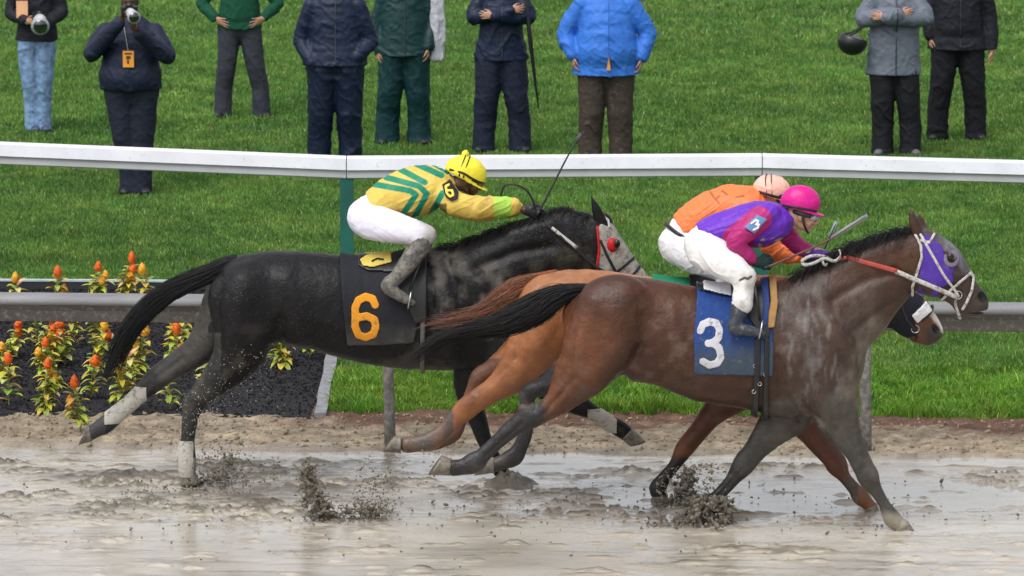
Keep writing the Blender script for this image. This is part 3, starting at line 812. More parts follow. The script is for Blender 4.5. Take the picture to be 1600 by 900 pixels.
def hoof(fig, parent, cor, r, toe, heel, lat):
    c = P(*cor, fig.Y0+lat); a = P(*toe, fig.Y0+lat); b = P(*heel, fig.Y0+lat); rr = r/fig.s
    sole_c = (a+b)/2; ax = (a-b)/2; hl = np.linalg.norm(ax); axn = ax/hl
    n = sole_c-c; n = n/np.linalg.norm(n); Y = np.array([0, 1, 0])
    V = []; F = []; K = 20; R = 6
    fwd = axn-n*(axn@n); fwd /= np.linalg.norm(fwd)
    for i in range(R+1):
        t = i/R; cc = c*(1-t)+sole_c*t; e = (fwd*(1-t)*rr*1.02+axn*t*hl); l = rr*(.95*(1-t))+max(hl*.82, rr*.95)*t
        if i == 0: l *= 1.04; e = e*1.04
        for j in range(K):
            th = 2*math.pi*j/K; V.append(cc+e*math.cos(th)+Y*l*math.sin(th))
    V.append(sole_c-n*.012); s = len(V)-1; V.append(c); q = len(V)-1
    for i in range(R):
        for j in range(K): F.append([i*K+j, i*K+(j+1) % K, (i+1)*K+(j+1) % K, (i+1)*K+j])
    for j in range(K): F.append([R*K+j, R*K+(j+1) % K, s]); F.append([(j+1) % K, j, q])
    return mesh_obj('hoof', V, F, M['hoof'], parent)
def reliefs(lst, seed, amp_n=.0045):
    def f(V):
        px, py = to_px(V); d = np.zeros(len(V))
        for pts, a, w in lst: d += 1.75*a*np.exp(-(line_d(px, py, pts)/w)**2)
        d += amp_n*fbm(V, (9, 9, 9), seed, 3)
        return d
    return f
def mixc(c, k, col): return c*(1-k[:, None])+np.array(col)*k[:, None]
def seg_w(px, py, pts, w0, w1): return sstep(0, 1, (w1-line_d(px, py, pts))/(w1-w0))

# ---------------- bay horse, number 3
F3 = Figure(Y3); NR, FR = -.13, .13
h3_torso = F3.c([(935, 503, 60, 56), (985, 514, 80, 62), (1045, 523, 82, 60), (1110, 541, 89, 62), (1180, 546, 95, 62), (1240, 548, 107, 58), (1284, 568, 62, 56)], k=.03)
h3_neck = F3.c([(1250, 520, 84, 52), (1285, 498, 80, 44), (1320, 479, 72, 37), (1355, 449, 61, 29), (1392, 421, 52, 25), (1424, 404, 46, 22)], k=.05)
h3_head = F3.c([(1440, 404, 47, 24), (1467, 419, 42, 24), (1488, 440, 32, 18), (1506, 458, 26, 14.5), (1520, 470, 23, 14), (1526, 475, 19, 14)], k=.02)
h3 = [h3_torso, h3_neck, h3_head,
      F3.c([(1503, 476, 14, 9), (1518, 484, 11, 9)], k=.02),
      F3.c([(1455, 440, 20, 26), (1440, 432, 24, 25)], k=.03),                 # jowl
      F3.c([(1436, 372, 8, 5, -.05), (1430, 352, 9, 5, -.055), (1425, 336, 5, 3.5, -.055), (1423, 328, 1.5, 1.5, -.055)], k=.012),
      F3.c([(1446, 376, 8, 5, .05), (1441, 357, 9, 5, .055), (1437, 342, 5, 3.5, .055), (1436, 335, 1.5, 1.5, .055)], k=.012),
      F3.c([(1478, 393, 6, 5, -.085), (1490, 402, 5, 5, -.085)], k=.02), F3.c([(1478, 393, 6, 5, .085), (1490, 402, 5, 5, .085)], k=.02),
      # near and far hind legs
      F3.c([(960, 495, 66, 42), (925, 552, 52, 40), (896, 598, 34, 27), (873, 626, 22, 18), (850, 641, 18, 14), (829, 651, 19, 13), (808, 664, 15, 11), (775, 692, 12, 9), (753, 713, 13, 10), (741, 723, 17, 12), (722, 730, 13, 11), (708, 731, 13, 12)], NR, k=.03),
      F3.c([(818, 640, 10, 8), (826, 646, 12, 9)], NR, k=.02),
      F3.c([(960, 500, 60, 40), (920, 560, 45, 36), (880, 592, 30, 25), (850, 605, 17, 15), (830, 611, 14.5, 11), (824, 622, 13.5, 10), (826, 645, 11, 9), (822, 675, 11, 8), (812, 700, 12, 9), (803, 714, 15, 11), (785, 722, 12, 10), (775, 726, 12, 11)], FR, k=.03),
      # fore legs
      F3.c([(1275, 545, 60, 32, -.15), (1296, 615, 43, 28, -.13), (1313, 662, 30, 21), (1333, 698, 19, 16), (1348, 728, 17, 14), (1356, 743, 17.5, 14), (1363, 757, 13, 10), (1371, 770, 10, 8), (1383, 790, 9.5, 8), (1394, 810, 14, 11), (1404, 819, 11, 10), (1410, 822, 12, 11)], -.11, k=.03),
      F3.c([(1262, 585, 50, 30, .13), (1237, 640, 38, 22), (1206, 672, 28, 18), (1179, 702, 20, 15), (1162, 726, 17.5, 14), (1150, 742, 13, 10), (1140, 755, 10.5, 9), (1125, 771, 10.5, 9), (1111, 788, 14, 11), (1105, 798, 11, 10)], .11, k=.03),
      # nostril and mouth hollows
      F3.c([(1535, 463, 6, 7, -.05), (1539, 469, 5, 6, -.055)], k=.008, sub=True), F3.c([(1535, 463, 6, 7, .05), (1539, 469, 5, 6, .055)], k=.008, sub=True),
      F3.c([(1540, 486, 1.5, 30), (1516, 487, 1.2, 30)], k=.006, sub=True)]
def bay_col(V):
    px, py = to_px(V); n = fbm(V, (3, 3, 3), 201, 4); n2 = fbm(V, (12, 12, 5), 203, 3); n3 = .6*fbm(V, (17, 8, 6), 207, 4)+.6*fbm(V, (45, 20, 11), 208, 3)
    c = np.tile([.064, .024, .0125], (len(V), 1))*(1+.35*n)[:, None]
    c = mixc(c, sstep(1010, 900, px)*sstep(460, 520, py)*.75, [.15, .054, .023])
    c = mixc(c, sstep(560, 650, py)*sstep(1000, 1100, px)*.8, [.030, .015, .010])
    c = mixc(c, sstep(1180, 1260, px)*.8, [.050, .028, .018])
    c = mixc(c, seg_w(px, py, [(1330, 430), (1420, 400)], 12, 40)*.7, [.070, .029, .014])
    c = mixc(c, seg_w(px, py, [(995, 560), (950, 620), (900, 640)], 14, 48)*.6, [.040, .017, .011])
    # dark points
    c = mixc(c, np.maximum(sstep(660, 690, py)*(px > 1000), seg_w(px, py, [(862, 603), (815, 608), (822, 690), (770, 735)], 18, 46+16*n2)*(V[:, 1] > Y3+.02)*(px < 880)), [.020, .018, .018])
    c = mixc(c, seg_w(px, py, [(836, 648), (800, 668), (740, 723), (700, 740)], 12, 34+14*n2)*sstep(872, 846, px+10*n2), [.024, .022, .023])
    c = mixc(c, sstep(1425, 1500, px)*sstep(350, 400, py)*.6, [.05, .035, .032])
    c = mixc(c, sstep(1512, 1535, px)*.7, [.045, .032, .028])
    # wet grey mud wiped over chest, shoulder, neck and leading leg
    sh = seg_w(px, py, [(1250, 490), (1275, 560), (1300, 640)], 25, 75)
    k = np.clip(sh*(.08+1.5*np.clip(n3+.04, 0, 1)), 0, .75)
    c = mixc(c, k, [.17, .155, .145])
    k = seg_w(px, py, [(1255, 470), (1330, 470), (1355, 540)], 18, 70)*np.clip(.04+1.0*n2, 0, .38); c = mixc(c, k, [.10, .085, .075])
    k = seg_w(px, py, [(1372, 515), (1348, 560), (1335, 620)], 10, 30)*np.clip(.5+.7*n2, 0, .8); c = mixc(c, k, [.17, .145, .11])
    k = seg_w(px, py, [(1310, 640), (1350, 730), (1385, 790)], 22, 34)*np.clip(.65+.5*n2, 0, .9)*(py > 600); c = mixc(c, k, [.068, .063, .052])
    k = seg_w(px, py, [(1225, 655), (1170, 710)], 22, 40)*np.clip(.6+.5*n2, 0, .9); c = mixc(c, k, [.07, .066, .058])
    k = sstep(795, 810, py)*(px > 1340); c = mixc(c, k, [.25, .225, .175])
    k = sstep(18, 5, np.hypot(px-1480, py-375))*.8+.0; c = mixc(c, np.clip(k, 0, .5), [.12, .12, .13])
    k = seg_w(px, py, [(1450, 360), (1485, 385), (1520, 432)], 3, 12)*np.clip(.4+n2, 0, .7); c = mixc(c, k, [.2, .2, .23])
    k = sstep(.1, .5, fbm(V, (5, 5, 9), 209, 4))*.30*sstep(560, 620, py); c = mixc(c, k, [.15, .125, .10])
    k = sstep(.12, .45, fbm(V, (7, 7, 7), 211, 4))*.35*seg_w(px, py, [(960, 580), (1040, 520)], 30, 75); c = mixc(c, k, [.2, .15, .12])
    c = mixc(c, sstep(9, 5, np.minimum(np.hypot(px-1536, py-465), np.hypot(px-1534, py-462))), [.006, .004, .004])
    return np.clip(c, .003, 1)
rel3 = [([(905, 452), (888, 470), (876, 505), (872, 560)], -.012, 5), ([(925, 470), (905, 520), (905, 570)], .016, 18), ([(985, 455), (960, 490)], .012, 25),
        ([(1000, 545), (985, 580), (945, 622)], -.018, 9), ([(1010, 500), (1000, 560)], -.010, 14), ([(965, 560), (930, 600)], .014, 20),
        ([(1262, 470), (1285, 530), (1325, 575)], -.012, 9), ([(1285, 470), (1310, 540)], .014, 20), ([(1238, 560), (1262, 600), (1290, 640)], .016, 20),
        ([(1215, 560), (1225, 620), (1250, 655)], -.014, 8), ([(1328, 580), (1330, 620)], .012, 14), ([(1262, 640), (1305, 672)], -.008, 6),
        ([(1300, 470), (1350, 440), (1400, 425)], -.012, 8), ([(1330, 520), (1385, 480), (1420, 455)], -.010, 7), ([(1310, 420), (1390, 385)], .010, 14),
        ([(1462, 430), (1490, 450), (1515, 462)], -.006, 5), ([(1465, 415), (1500, 432)], .006, 4), ([(1440, 440), (1452, 455)], .008, 12),
        ([(1455, 405), (1468, 400)], -.007, 6), ([(850, 612), (835, 640)], -.006, 5), ([(900, 590), (860, 630)], -.007, 5),
        ([(1320, 655), (1338, 700)], -.006, 4), ([(1358, 752), (1386, 798)], -.006, 3), ([(1343, 748), (1372, 800)], .004, 3), ([(1158, 735), (1118, 780)], -.005, 3), ([(1185, 640), (1160, 700)], -.006, 5), ([(1240, 655), (1200, 690)], .006, 6), ([(878, 615), (850, 648)], -.006, 4), ([(900, 520), (890, 575)], -.007, 5), ([(1000, 470), (1010, 540)], -.006, 10), ([(1040, 590), (1110, 612), (1170, 620)], -.008, 10),
        ([(1050, 480), (1075, 600)], .004, 8), ([(815, 662), (760, 712)], -.005, 3.5)]
horse3 = empty('horse', tuple(P(1180, 824, Y3)*[1, 1, 0]), 'bay racehorse with purple hood and white bridle, nearest the camera, leading at right', 'horse')
sdf_mesh('body', h3, .0095, coat_bay, horse3, bay_col, reliefs(rel3, 221))
hoof(F3, horse3, (704, 730), 13, (669, 742), (691, 711), NR); hoof(F3, horse3, (772, 727), 12, (741, 743), (762, 712), FR)
hoof(F3, horse3, (1409, 821), 12, (1432, 835), (1398, 836), -.11); hoof(F3, horse3, (1104, 798), 12, (1122, 819), (1092, 820), .11)
for sd in (-1, 1):
    q = on_surface(h3[:10], F3, [(1485, 401)], 0, -1)[0]
    yy = q[1] if sd < 0 else 2*Y3-q[1]
    V, Ff = ellipsoid((q[0], yy+(.0 if sd < 0 else -.0), q[2]), (.026, .016, .022)); mesh_obj('eye', V, Ff, M['eye'], horse3)
hair('tail', F3, [(925, 452, 8), (900, 454, 11), (868, 464, 18), (838, 482, 22), (800, 500, 20), (765, 511, 15), (730, 517, 11), (695, 528, 10), (660, 548, 11), (628, 576, 11), (604, 600, 10)], 2300, hair_black, horse3, base_col=(.009, .009, .011), seed=5, tips=(.013, .010, .009), wild=.35, w=.0030, latr=.9)
crest_mane('mane', F3, [(1432, 356), (1400, 362), (1355, 376), (1320, 390), (1285, 408), (1245, 436)], 900, hair_black, horse3, (.06, .14), (-.75, -.25, -.15))
# hood
purple = cloth('purple_hood', (.075, .03, .30), .7, mud=.22)
hoodp = [(1439, 364), (1452, 366), (1470, 382), (1482, 388), (1490, 398), (1492, 412), (1486, 424), (1489, 436), (1470, 446), (1463, 463), (1434, 462), (1434, 430), (1438, 400)]
bodyparts3 = [c for c in h3 if not c.sub]
shell('hood', [h3_neck, h3_head, h3[4]], F3, lambda a, b: np.maximum(poly_d(a, b, hoodp), 8.5-np.hypot(a-1486, b-402)), hoodp, .011, .009, purple, horse3, .0055)
cup_m = cloth('grey_lilac_cup', (.17, .15, .22), .6, mud=.5)
shell('eye_cup', [h3_neck, h3_head, h3[4]], F3, lambda a, b: np.abs(np.hypot(a-1485, b-401)-9.5)-3.2, [(1466, 380), (1504, 424)], .019, .02, cup_m, horse3, .005)
bridle = empty('bridle', tuple(horse3.location)); bridle.location = (0, 0, 0); bridle.parent = horse3
def straps(chains, fig, lines, w, mat, parent, off=.017, vox=.0055, name='strap', th=.012):
    for ln in lines:
        shell(name, chains, fig, lambda a, b, ln=ln: line_d(a, b, ln)-w, ln, off, th, mat, parent, vox)
hd = [h3_neck, h3_head, h3[4], h3[3]]
straps(hd, F3, [[(1424, 355), (1436, 362), (1452, 390), (1472, 425), (1490, 450), (1496, 460)], [(1428, 362), (1437, 380), (1438, 398), (1430, 425), (1424, 445), (1425, 460)],
                [(1470, 468), (1484, 450), (1500, 436), (1516, 425), (1521, 432), (1517, 452), (1509, 470), (1503, 481)]], 2.3, M['white_strap'], bridle)
straps(hd, F3, [[(1438, 372), (1450, 376), (1459, 364)]], 2.2, M['white_strap'], bridle, .015, name='browband')
def ring(c, r, t, mat, parent, name='bit_ring', nrm=(0, 1, 0)):
    a = np.linspace(0, 2*math.pi, 21); n_ = np.array(nrm, float); u = np.cross(n_, [0, 0, 1]); u /= np.linalg.norm(u); v = np.cross(n_, u)
    pts = [np.array(c)+r*(math.cos(x)*u+math.sin(x)*v) for x in a]; mb = MB(); mb.tube(pts, t, 6, up=tuple(n_)); return mb.build(name, mat, parent)
q = on_surface(hd, F3, [(1497, 461)], .012, -1)[0]; ring(q, .026, .004, M['steel'], bridle)
mb = MB(); mb.tube(smooth_path([q, P(1493, 474, Y3-.04), P(1497, 488, Y3-.02), P(1500, 498, Y3)], 4), [.007]*13, 6, 1.8); mb.build('chin_strap', M['white_strap'], bridle)
# saddle cloth and saddle
blue = cloth('blue_saddle_cloth', (.018, .085, .36), .7, mud=.16)
numw = cloth('white_number', (.56, .56, .60), .75, mud=.35, bump=.15, bscale=60)
cl3 = [(1090, 425), (1088, 455), (1082, 520), (1083, 574), (1204, 577), (1206, 530), (1200, 470), (1196, 425)]
tors3 = [h3_torso, h3_neck, h3[12]]
def wrinkle(seed, a=.006, sc=(14, 14, 4)): return lambda V: a*fbm(V, sc, seed, 3)
def blue_c(V):
    px, py = to_px(V); n = fbm(V, (8, 8, 8), 231, 4)
    c = np.tile([.012, .05, .21], (len(V), 1)); c = mixc(c, np.clip(sstep(515, 560, py)*(.75+.6*n)+sstep(1150, 1190, px)*.5*(.6+n), 0, .9), [.055, .075, .095]); return np.clip(c, 0, 1)
blue = cloth('blue_saddle_cloth', (.018, .085, .36), .7, mud=.12, tint=True)
scl = shell('saddle_cloth', tors3, F3, lambda a, b: poly_d(a, b, cl3), cl3, .022, .02, blue, horse3, .007, blue_c, wrinkle(233, .004, (14, 4, 3)))
d3 = [(1092, 506), (1096, 497), (1106, 493), (1117, 495), (1122, 505), (1120, 517), (1112, 524), (1104, 525), (1112, 525), (1121, 532), (1124, 546), (1118, 556), (1106, 559), (1096, 553)]
shell('number', tors3, F3, lambda a, b: line_d(a, b, d3)-6.0, d3, .029, .009, numw, scl, .0045, near_only=True, smooth=4)
sad_m = M['black_leather']
sadp = [(1088, 445), (1092, 449), (1120, 455), (1150, 458), (1188, 520), (1200, 515), (1200, 425), (1088, 425)]
sad = shell('saddle', tors3, F3, lambda a, b: poly_d(a, b, sadp), sadp, .036, .02, sad_m, horse3, .007)
shell('saddle_towel', tors3, F3, lambda a, b: poly_d(a, b, [(1098, 447), (1102, 432), (1140, 430), (1142, 456), (1120, 452)]), [(1098, 430), (1142, 456)], .055, .03, M['white_cloth'], sad, .006)
shell('girth', tors3, F3, lambda a, b: np.minimum(line_d(a, b, [(1181, 520), (1179, 600), (1178, 660)])-4.5, line_d(a, b, [(1195, 520), (1194, 600), (1194, 660)])-4), [(1170, 520), (1200, 660)], .034, .03, sad_m, sad, .006)
tanw = cloth('tan_band', (.36, .20, .07), .7, mud=.3)
shell('flap_band', tors3, F3, lambda a, b: poly_d(a, b, [(1200, 424), (1212, 426), (1213, 465), (1207, 500), (1197, 502), (1198, 480), (1202, 462)]), [(1196, 420), (1214, 504)], .046, .03, tanw, sad, .006)
shell('flap_edge', tors3, F3, lambda a, b: poly_d(a, b, [(1188, 430), (1200, 428), (1200, 470), (1195, 498), (1186, 500), (1190, 470)]), [(1186, 426), (1202, 502)], .044, .03, cloth('blue_flap', (.02, .05, .2), .6), sad, .006)
# buckles on the girth
for (a, b) in ((1180, 572), (1196, 585), (1187, 600), (1178, 612)):
    q = on_surface(tors3, F3, [(a, b)], .036, -1)[0]; ring(q, .012, .003, M['steel'], sad, 'buckle')

# ---------------- black horse, number 6
F6 = Figure(Y6)
h6_torso = F6.c([(388, 458, 60, 58), (440, 466, 74, 64), (500, 471, 76, 63), (560, 484, 81, 59), (620, 489, 87, 59), (690, 483, 97, 57), (750, 484, 92, 54), (800, 505, 58, 52)], k=.03)
h6_neck = F6.c([(745, 455, 78, 50), (775, 436, 74, 44), (806, 415, 65, 38), (850, 394, 60, 31), (886, 381, 54, 27), (920, 380, 44, 24)], k=.05)
h6_head = F6.c([(925, 380, 40, 24), (945, 402, 36, 24), (966, 420, 28, 18), (984, 436, 23, 15), (1000, 452, 20, 14), (1006, 459, 18, 14)], k=.02)
h6 = [h6_torso, h6_neck, h6_head,
      F6.c([(936, 420, 24, 25), (925, 408, 26, 25)], k=.03),
      F6.c([(868, 350, 22, 14), (885, 346, 20, 14)], k=.03),
      F6.c([(944, 358, 8, 5, -.05), (936, 338, 9, 5, -.055), (929, 320, 5.5, 4, -.055), (924, 306, 1.5, 1.5, -.055)], k=.012),
      F6.c([(952, 360, 8, 5, .05), (948, 345, 8, 5, .055), (946, 333, 2, 2, .055)], k=.012),
      F6.c([(385, 470, 60, 42), (385, 520, 52, 38), (368, 560, 37, 29), (342, 590, 26, 22), (319, 612, 19, 15), (304, 630, 18, 13), (297, 652, 13, 10), (293, 690, 11, 9), (292, 720, 15, 12), (293, 738, 12, 11)], NR, k=.03),
      F6.c([(372, 470, 55, 38), (348, 508, 42, 34), (314, 544, 26, 23), (286, 563, 21, 18), (259, 581, 19, 15), (240, 596, 18, 13), (219, 617, 13, 10), (191, 641, 12, 9), (166, 662, 15, 12), (151, 671, 12, 10), (143, 676, 12, 11)], FR, k=.03),
      F6.c([(800, 540, 45, 30), (845, 590, 30, 20), (880, 618, 20, 15), (905, 633, 17, 13), (930, 646, 11, 9), (954, 661, 12, 9), (970, 671, 13, 11), (979, 677, 11, 10)], -.11, k=.03),
      F6.c([(770, 540, 50, 30), (738, 585, 30, 22), (734, 622, 20, 16), (746, 655, 15, 13), (758, 690, 12, 10), (772, 718, 13, 11), (784, 738, 12, 11)], .11, k=.03)]
def black_col(V):
    px, py = to_px(V); n = fbm(V, (3, 3, 3), 301, 4); n2 = fbm(V, (12, 12, 9), 303, 4)
    c = np.tile([.0075, .007, .008], (len(V), 1))*(1+.3*n)[:, None]
    k = seg_w(px, py, [(690, 420), (715, 480), (760, 440), (770, 490)], 12, 50)*np.clip(.16+1.5*n2, 0, .75); c = mixc(c, k, [.14, .125, .105])
    k = seg_w(px, py, [(690, 430), (700, 500)], 12, 45)*np.clip(.1+.9*n2, 0, .45); c = mixc(c, k, [.08, .08, .08])
    k = seg_w(px, py, [(850, 420), (900, 405)], 10, 35)*np.clip(.4+n2, 0, .6); c = mixc(c, k, [.09, .085, .065])
    k = np.clip(seg_w(px, py, [(316, 462), (312, 540), (262, 580)], 14, 24), 0, 1)*(V[:, 1] > Y6)*np.clip(.75+.4*n2, 0, 1); c = mixc(c, k, [.085, .08, .072])
    k = (px < 345)*(py > 520)*np.clip(.45+.6*n2, 0, .8); c = mixc(c, k, [.055, .052, .048])
    k = seg_w(px, py, [(180, 650), (146, 676)], 12, 16)*(px < 166); c = mixc(c, k*.8, [.05, .05, .05])
    k = sstep(.08, .4, fbm(V, (6, 6, 6), 309, 4))*.45*sstep(480, 560, py); c = mixc(c, k, [.07, .06, .045])
    k = (py > 715)*1.0*(px < 330); c = mixc(c, k, [.25, .225, .18])
    return np.clip(c, .003, 1)
rel6 = [([(345, 430), (338, 480), (345, 545)], -.012, 7), ([(375, 440), (368, 520)], .014, 18), ([(440, 500), (425, 560)], -.016, 10), ([(400, 420), (440, 430)], .010, 22),
        ([(700, 410), (720, 470), (760, 520)], -.014, 9), ([(730, 420), (760, 480)], .016, 20), ([(690, 470), (705, 540)], .012, 16), ([(670, 430), (678, 520)], -.010, 8),
        ([(745, 420), (800, 395), (860, 385)], -.014, 9), ([(800, 365), (860, 350)], .010, 12), ([(780, 470), (850, 430), (905, 415)], -.010, 8),
        ([(480, 510), (560, 540), (640, 550)], -.006, 10), ([(285, 560), (245, 590)], -.006, 5), ([(235, 600), (180, 652)], -.004, 4), ([(450, 440), (480, 520)], .006, 12)]
horse6 = empty('horse', tuple(P(560, 757, Y6)*[1, 1, 0]), 'black racehorse in grey hood with red eye cup, running behind at left', 'horse')
sdf_mesh('body', h6, .0105, coat_black, horse6, black_col, reliefs(rel6, 321))
hoof(F6, horse6, (142, 677), 12, (122, 696), (136, 664), FR); hoof(F6, horse6, (293, 738), 12, (312, 757), (282, 757), NR)
hoof(F6, horse6, (979, 677), 12, (1009, 690), (984, 697), -.11); hoof(F6, horse6, (785, 739), 12, (806, 757), (776, 757), .11)
hair('tail', F6, [(372, 405, 8), (352, 414, 12), (322, 430, 14), (270, 452, 15), (230, 483, 15), (200, 520, 15), (180, 560, 15), (162, 602, 13), (150, 648, 11)], 2400, hair_black, horse6, base_col=(.007, .007, .008), seed=8, tips=(.01, .01, .011), wild=.32, w=.0030)
crest_mane('mane', F6, [(925, 340), (880, 328), (845, 342), (800, 352), (740, 374), (690, 388)], 800, hair_black, horse6, (.05, .11), (-.8, -.2, .05), seed=13)
wrap_m = cloth('leg_wrap', (.42, .40, .35), .8, mud=.5, bscale=60)
def wrap(fig, chains, line, w, parent):
    shell('leg_wrap', chains, fig, lambda a, b: line_d(a, b, line)-w, line, .010, .3, wrap_m, parent, .0055, disp=wrinkle(9, .004, (20, 20, 30)))
wrap(F6, [h6[8]], [(216, 619), (172, 656)], 16, horse6); wrap(F6, [h6[7]], [(293, 692), (292, 728)], 17, horse6); wrap(F6, [h6[9]], [(928, 644), (952, 660)], 15, horse6)
hood6 = cloth('muddy_hood', (.30, .28, .245), .75, mud=.6, mudcol=(.13, .12, .1))
hp6 = [(934, 352), (944, 342), (960, 352), (980, 380), (1000, 408), (1022, 440), (1010, 452), (975, 440), (955, 445), (932, 425), (936, 385)]
hc6 = [h6_neck, h6_head, h6[3]]
shell('hood', hc6, F6, lambda a, b: poly_d(a, b, hp6), hp6, .012, .01, hood6, horse6, .006, disp=wrinkle(91, .006, (14, 14, 14)))
redm = cloth('red_trim', (.42, .012, .012), .5)
shell('hood_edge', hc6, F6, lambda a, b: line_d(a, b, [(933, 352), (936, 385), (931, 424)])-2.2, [(925, 345), (940, 430)], .018, .014, redm, horse6, .0055)
q = on_surface(hc6, F6, [(958, 383)], .012, -1)[0]
V, Ff = ellipsoid((q[0]-.008, q[1]-.004, q[2]), (.042, .032, .052)); V = V[:]
mesh_obj('eye_cup', V, Ff, redm, horse6)
V, Ff = ellipsoid((q[0]+.026, q[1]-.024, q[2]+.014), (.024, .018, .03)); mesh_obj('eye', V, Ff, M['eye'], horse6)
bridle = empty('bridle', (0, 0, 0)); bridle.parent = horse6
straps(hc6, F6, [[(938, 372), (948, 395), (960, 418), (972, 436)], [(962, 422), (978, 410), (996, 398)], [(972, 436), (990, 425), (1003, 412)]], 2.3, M['black_leather'], bridle, .018)
straps(hc6, F6, [[(940, 335), (950, 342), (952, 352)]], 1.8, M['white_strap'], bridle, .02, name='browband')
cl6 = [(530, 385), (533, 420), (538, 470), (545, 531), (600, 530), (648, 526), (662, 450), (664, 385)]
blackc = cloth('black_saddle_cloth', (.018, .019, .024), .75, mud=.0, tint=True)
def blk_c(V):
    px, py = to_px(V); n = fbm(V, (9, 9, 9), 331, 4)
    c = np.tile([.014, .015, .020], (len(V), 1)); return np.clip(mixc(c, np.clip(sstep(500, 530, py)*(.6+.7*n), 0, .8), [.09, .085, .075]), 0, 1)
tors6 = [h6_torso, h6_neck]
scl = shell('saddle_cloth', tors6, F6, lambda a, b: poly_d(a, b, cl6), cl6, .022, .02, blackc, horse6, .007, blk_c, wrinkle(335, .004, (14, 4, 3)))
orn = cloth('orange_number', (.72, .29, .02), .75, mud=.2, bump=.15, bscale=60)
d6 = [(588, 466), (584, 457), (573, 454), (562, 459), (557, 470), (557, 500), (562, 513), (573, 517), (585, 512), (589, 500), (587, 489), (575, 483), (560, 486)]
shell('number', tors6, F6, lambda a, b: line_d(a, b, d6)-6.3, d6, .030, .009, orn, scl, .0045, near_only=True, smooth=4)
yel = cloth('yellow_pad', (.62, .48, .10), .7, mud=.1)
sadp6 = [(560, 385), (560, 408), (575, 416), (615, 418), (640, 470), (650, 495), (668, 490), (668, 385)]
sad = shell('saddle', tors6, F6, lambda a, b: poly_d(a, b, sadp6), sadp6, .038, .02, sad_m, horse6, .007)
yp = [(563, 401), (572, 397), (611, 393), (613, 404), (585, 411), (568, 409)]
shell('number_pad', tors6, F6, lambda a, b: poly_d(a, b, yp), yp, .050, .02, yel, sad, .006)
shell('numeral', tors6, F6, lambda a, b: line_d(a, b, [(582, 403), (590, 400), (600, 401)])-1.3, [(580, 398), (602, 406)], .055, .01, sad_m, sad, .005)
shell('girth', tors6, F6, lambda a, b: line_d(a, b, [(664, 400), (662, 480), (660, 600)])-3.5, [(655, 390), (672, 600)], .026, .02, cloth('grey_girth', (.12, .12, .12), .7, mud=.5), sad, .006)

# ---------------- chestnut horse between them
FT = Figure(YT)
hT_torso = FT.c([(862, 482, 57, 57), (915, 495, 75, 64), (985, 508, 79, 62), (1060, 521, 84, 64), (1130, 532, 93, 68), (1185, 525, 95, 62), (1225, 548, 55, 52)], k=.03)
hT_neck = FT.c([(1200, 505, 74, 48), (1245, 490, 58, 38), (1300, 478, 46, 30), (1350, 466, 40, 26), (1388, 468, 36, 24)], k=.05)
hT_head = FT.c([(1398, 476, 38, 24), (1420, 490, 35, 22), (1437, 504, 28, 17), (1450, 515, 22, 14.5), (1455, 519, 19, 14)], k=.02)
hT = [hT_torso, hT_neck, hT_head,
      FT.c([(1432, 524, 12, 9), (1448, 530, 10, 9)], k=.02),
      FT.c([(1395, 440, 8, 5, -.05), (1390, 422, 7, 5, -.055), (1386, 408, 2, 2, -.055)], k=.012), FT.c([(1403, 442, 8, 5, .05), (1400, 424, 7, 5, .055), (1398, 412, 2, 2, .055)], k=.012),
      FT.c([(885, 490, 58, 40), (850, 528, 50, 36), (822, 562, 37, 29), (796, 591, 27, 22), (771, 609, 20, 17), (746, 625, 18, 13), (729, 638, 18, 12), (713, 654, 14, 10), (696, 671, 12, 9), (676, 688, 15, 12), (655, 693, 13, 11), (637, 695, 13, 12)], NR, k=.03),
      FT.c([(885, 495, 55, 38), (840, 535, 42, 32), (800, 563, 28, 24), (768, 580, 18, 15), (750, 590, 16, 12), (738, 615, 12, 9), (722, 650, 11, 8), (708, 676, 14, 11), (690, 688, 12, 10), (678, 692, 12, 11)], FR, k=.03),
      FT.c([(1180, 590, 45, 30), (1122, 638, 22, 18), (1093, 672, 16, 14), (1070, 701, 15, 13), (1056, 724, 10, 8.5), (1037, 748, 11, 9), (1028, 763, 14, 11), (1030, 774, 11, 10)], FR, k=.03),
      FT.c([(1215, 600, 50, 30), (1260, 662, 26, 18), (1297, 711, 18, 14), (1307, 726, 17, 13), (1315, 739, 12, 10), (1323, 750, 9.5, 8.5), (1336, 765, 10.5, 9), (1344, 775, 14, 11), (1354, 785, 11, 10), (1360, 792, 11, 10)], NR, k=.03),
      FT.c([(1462, 512, 6, 7, -.05), (1466, 517, 5, 6, -.055)], k=.008, sub=True)]
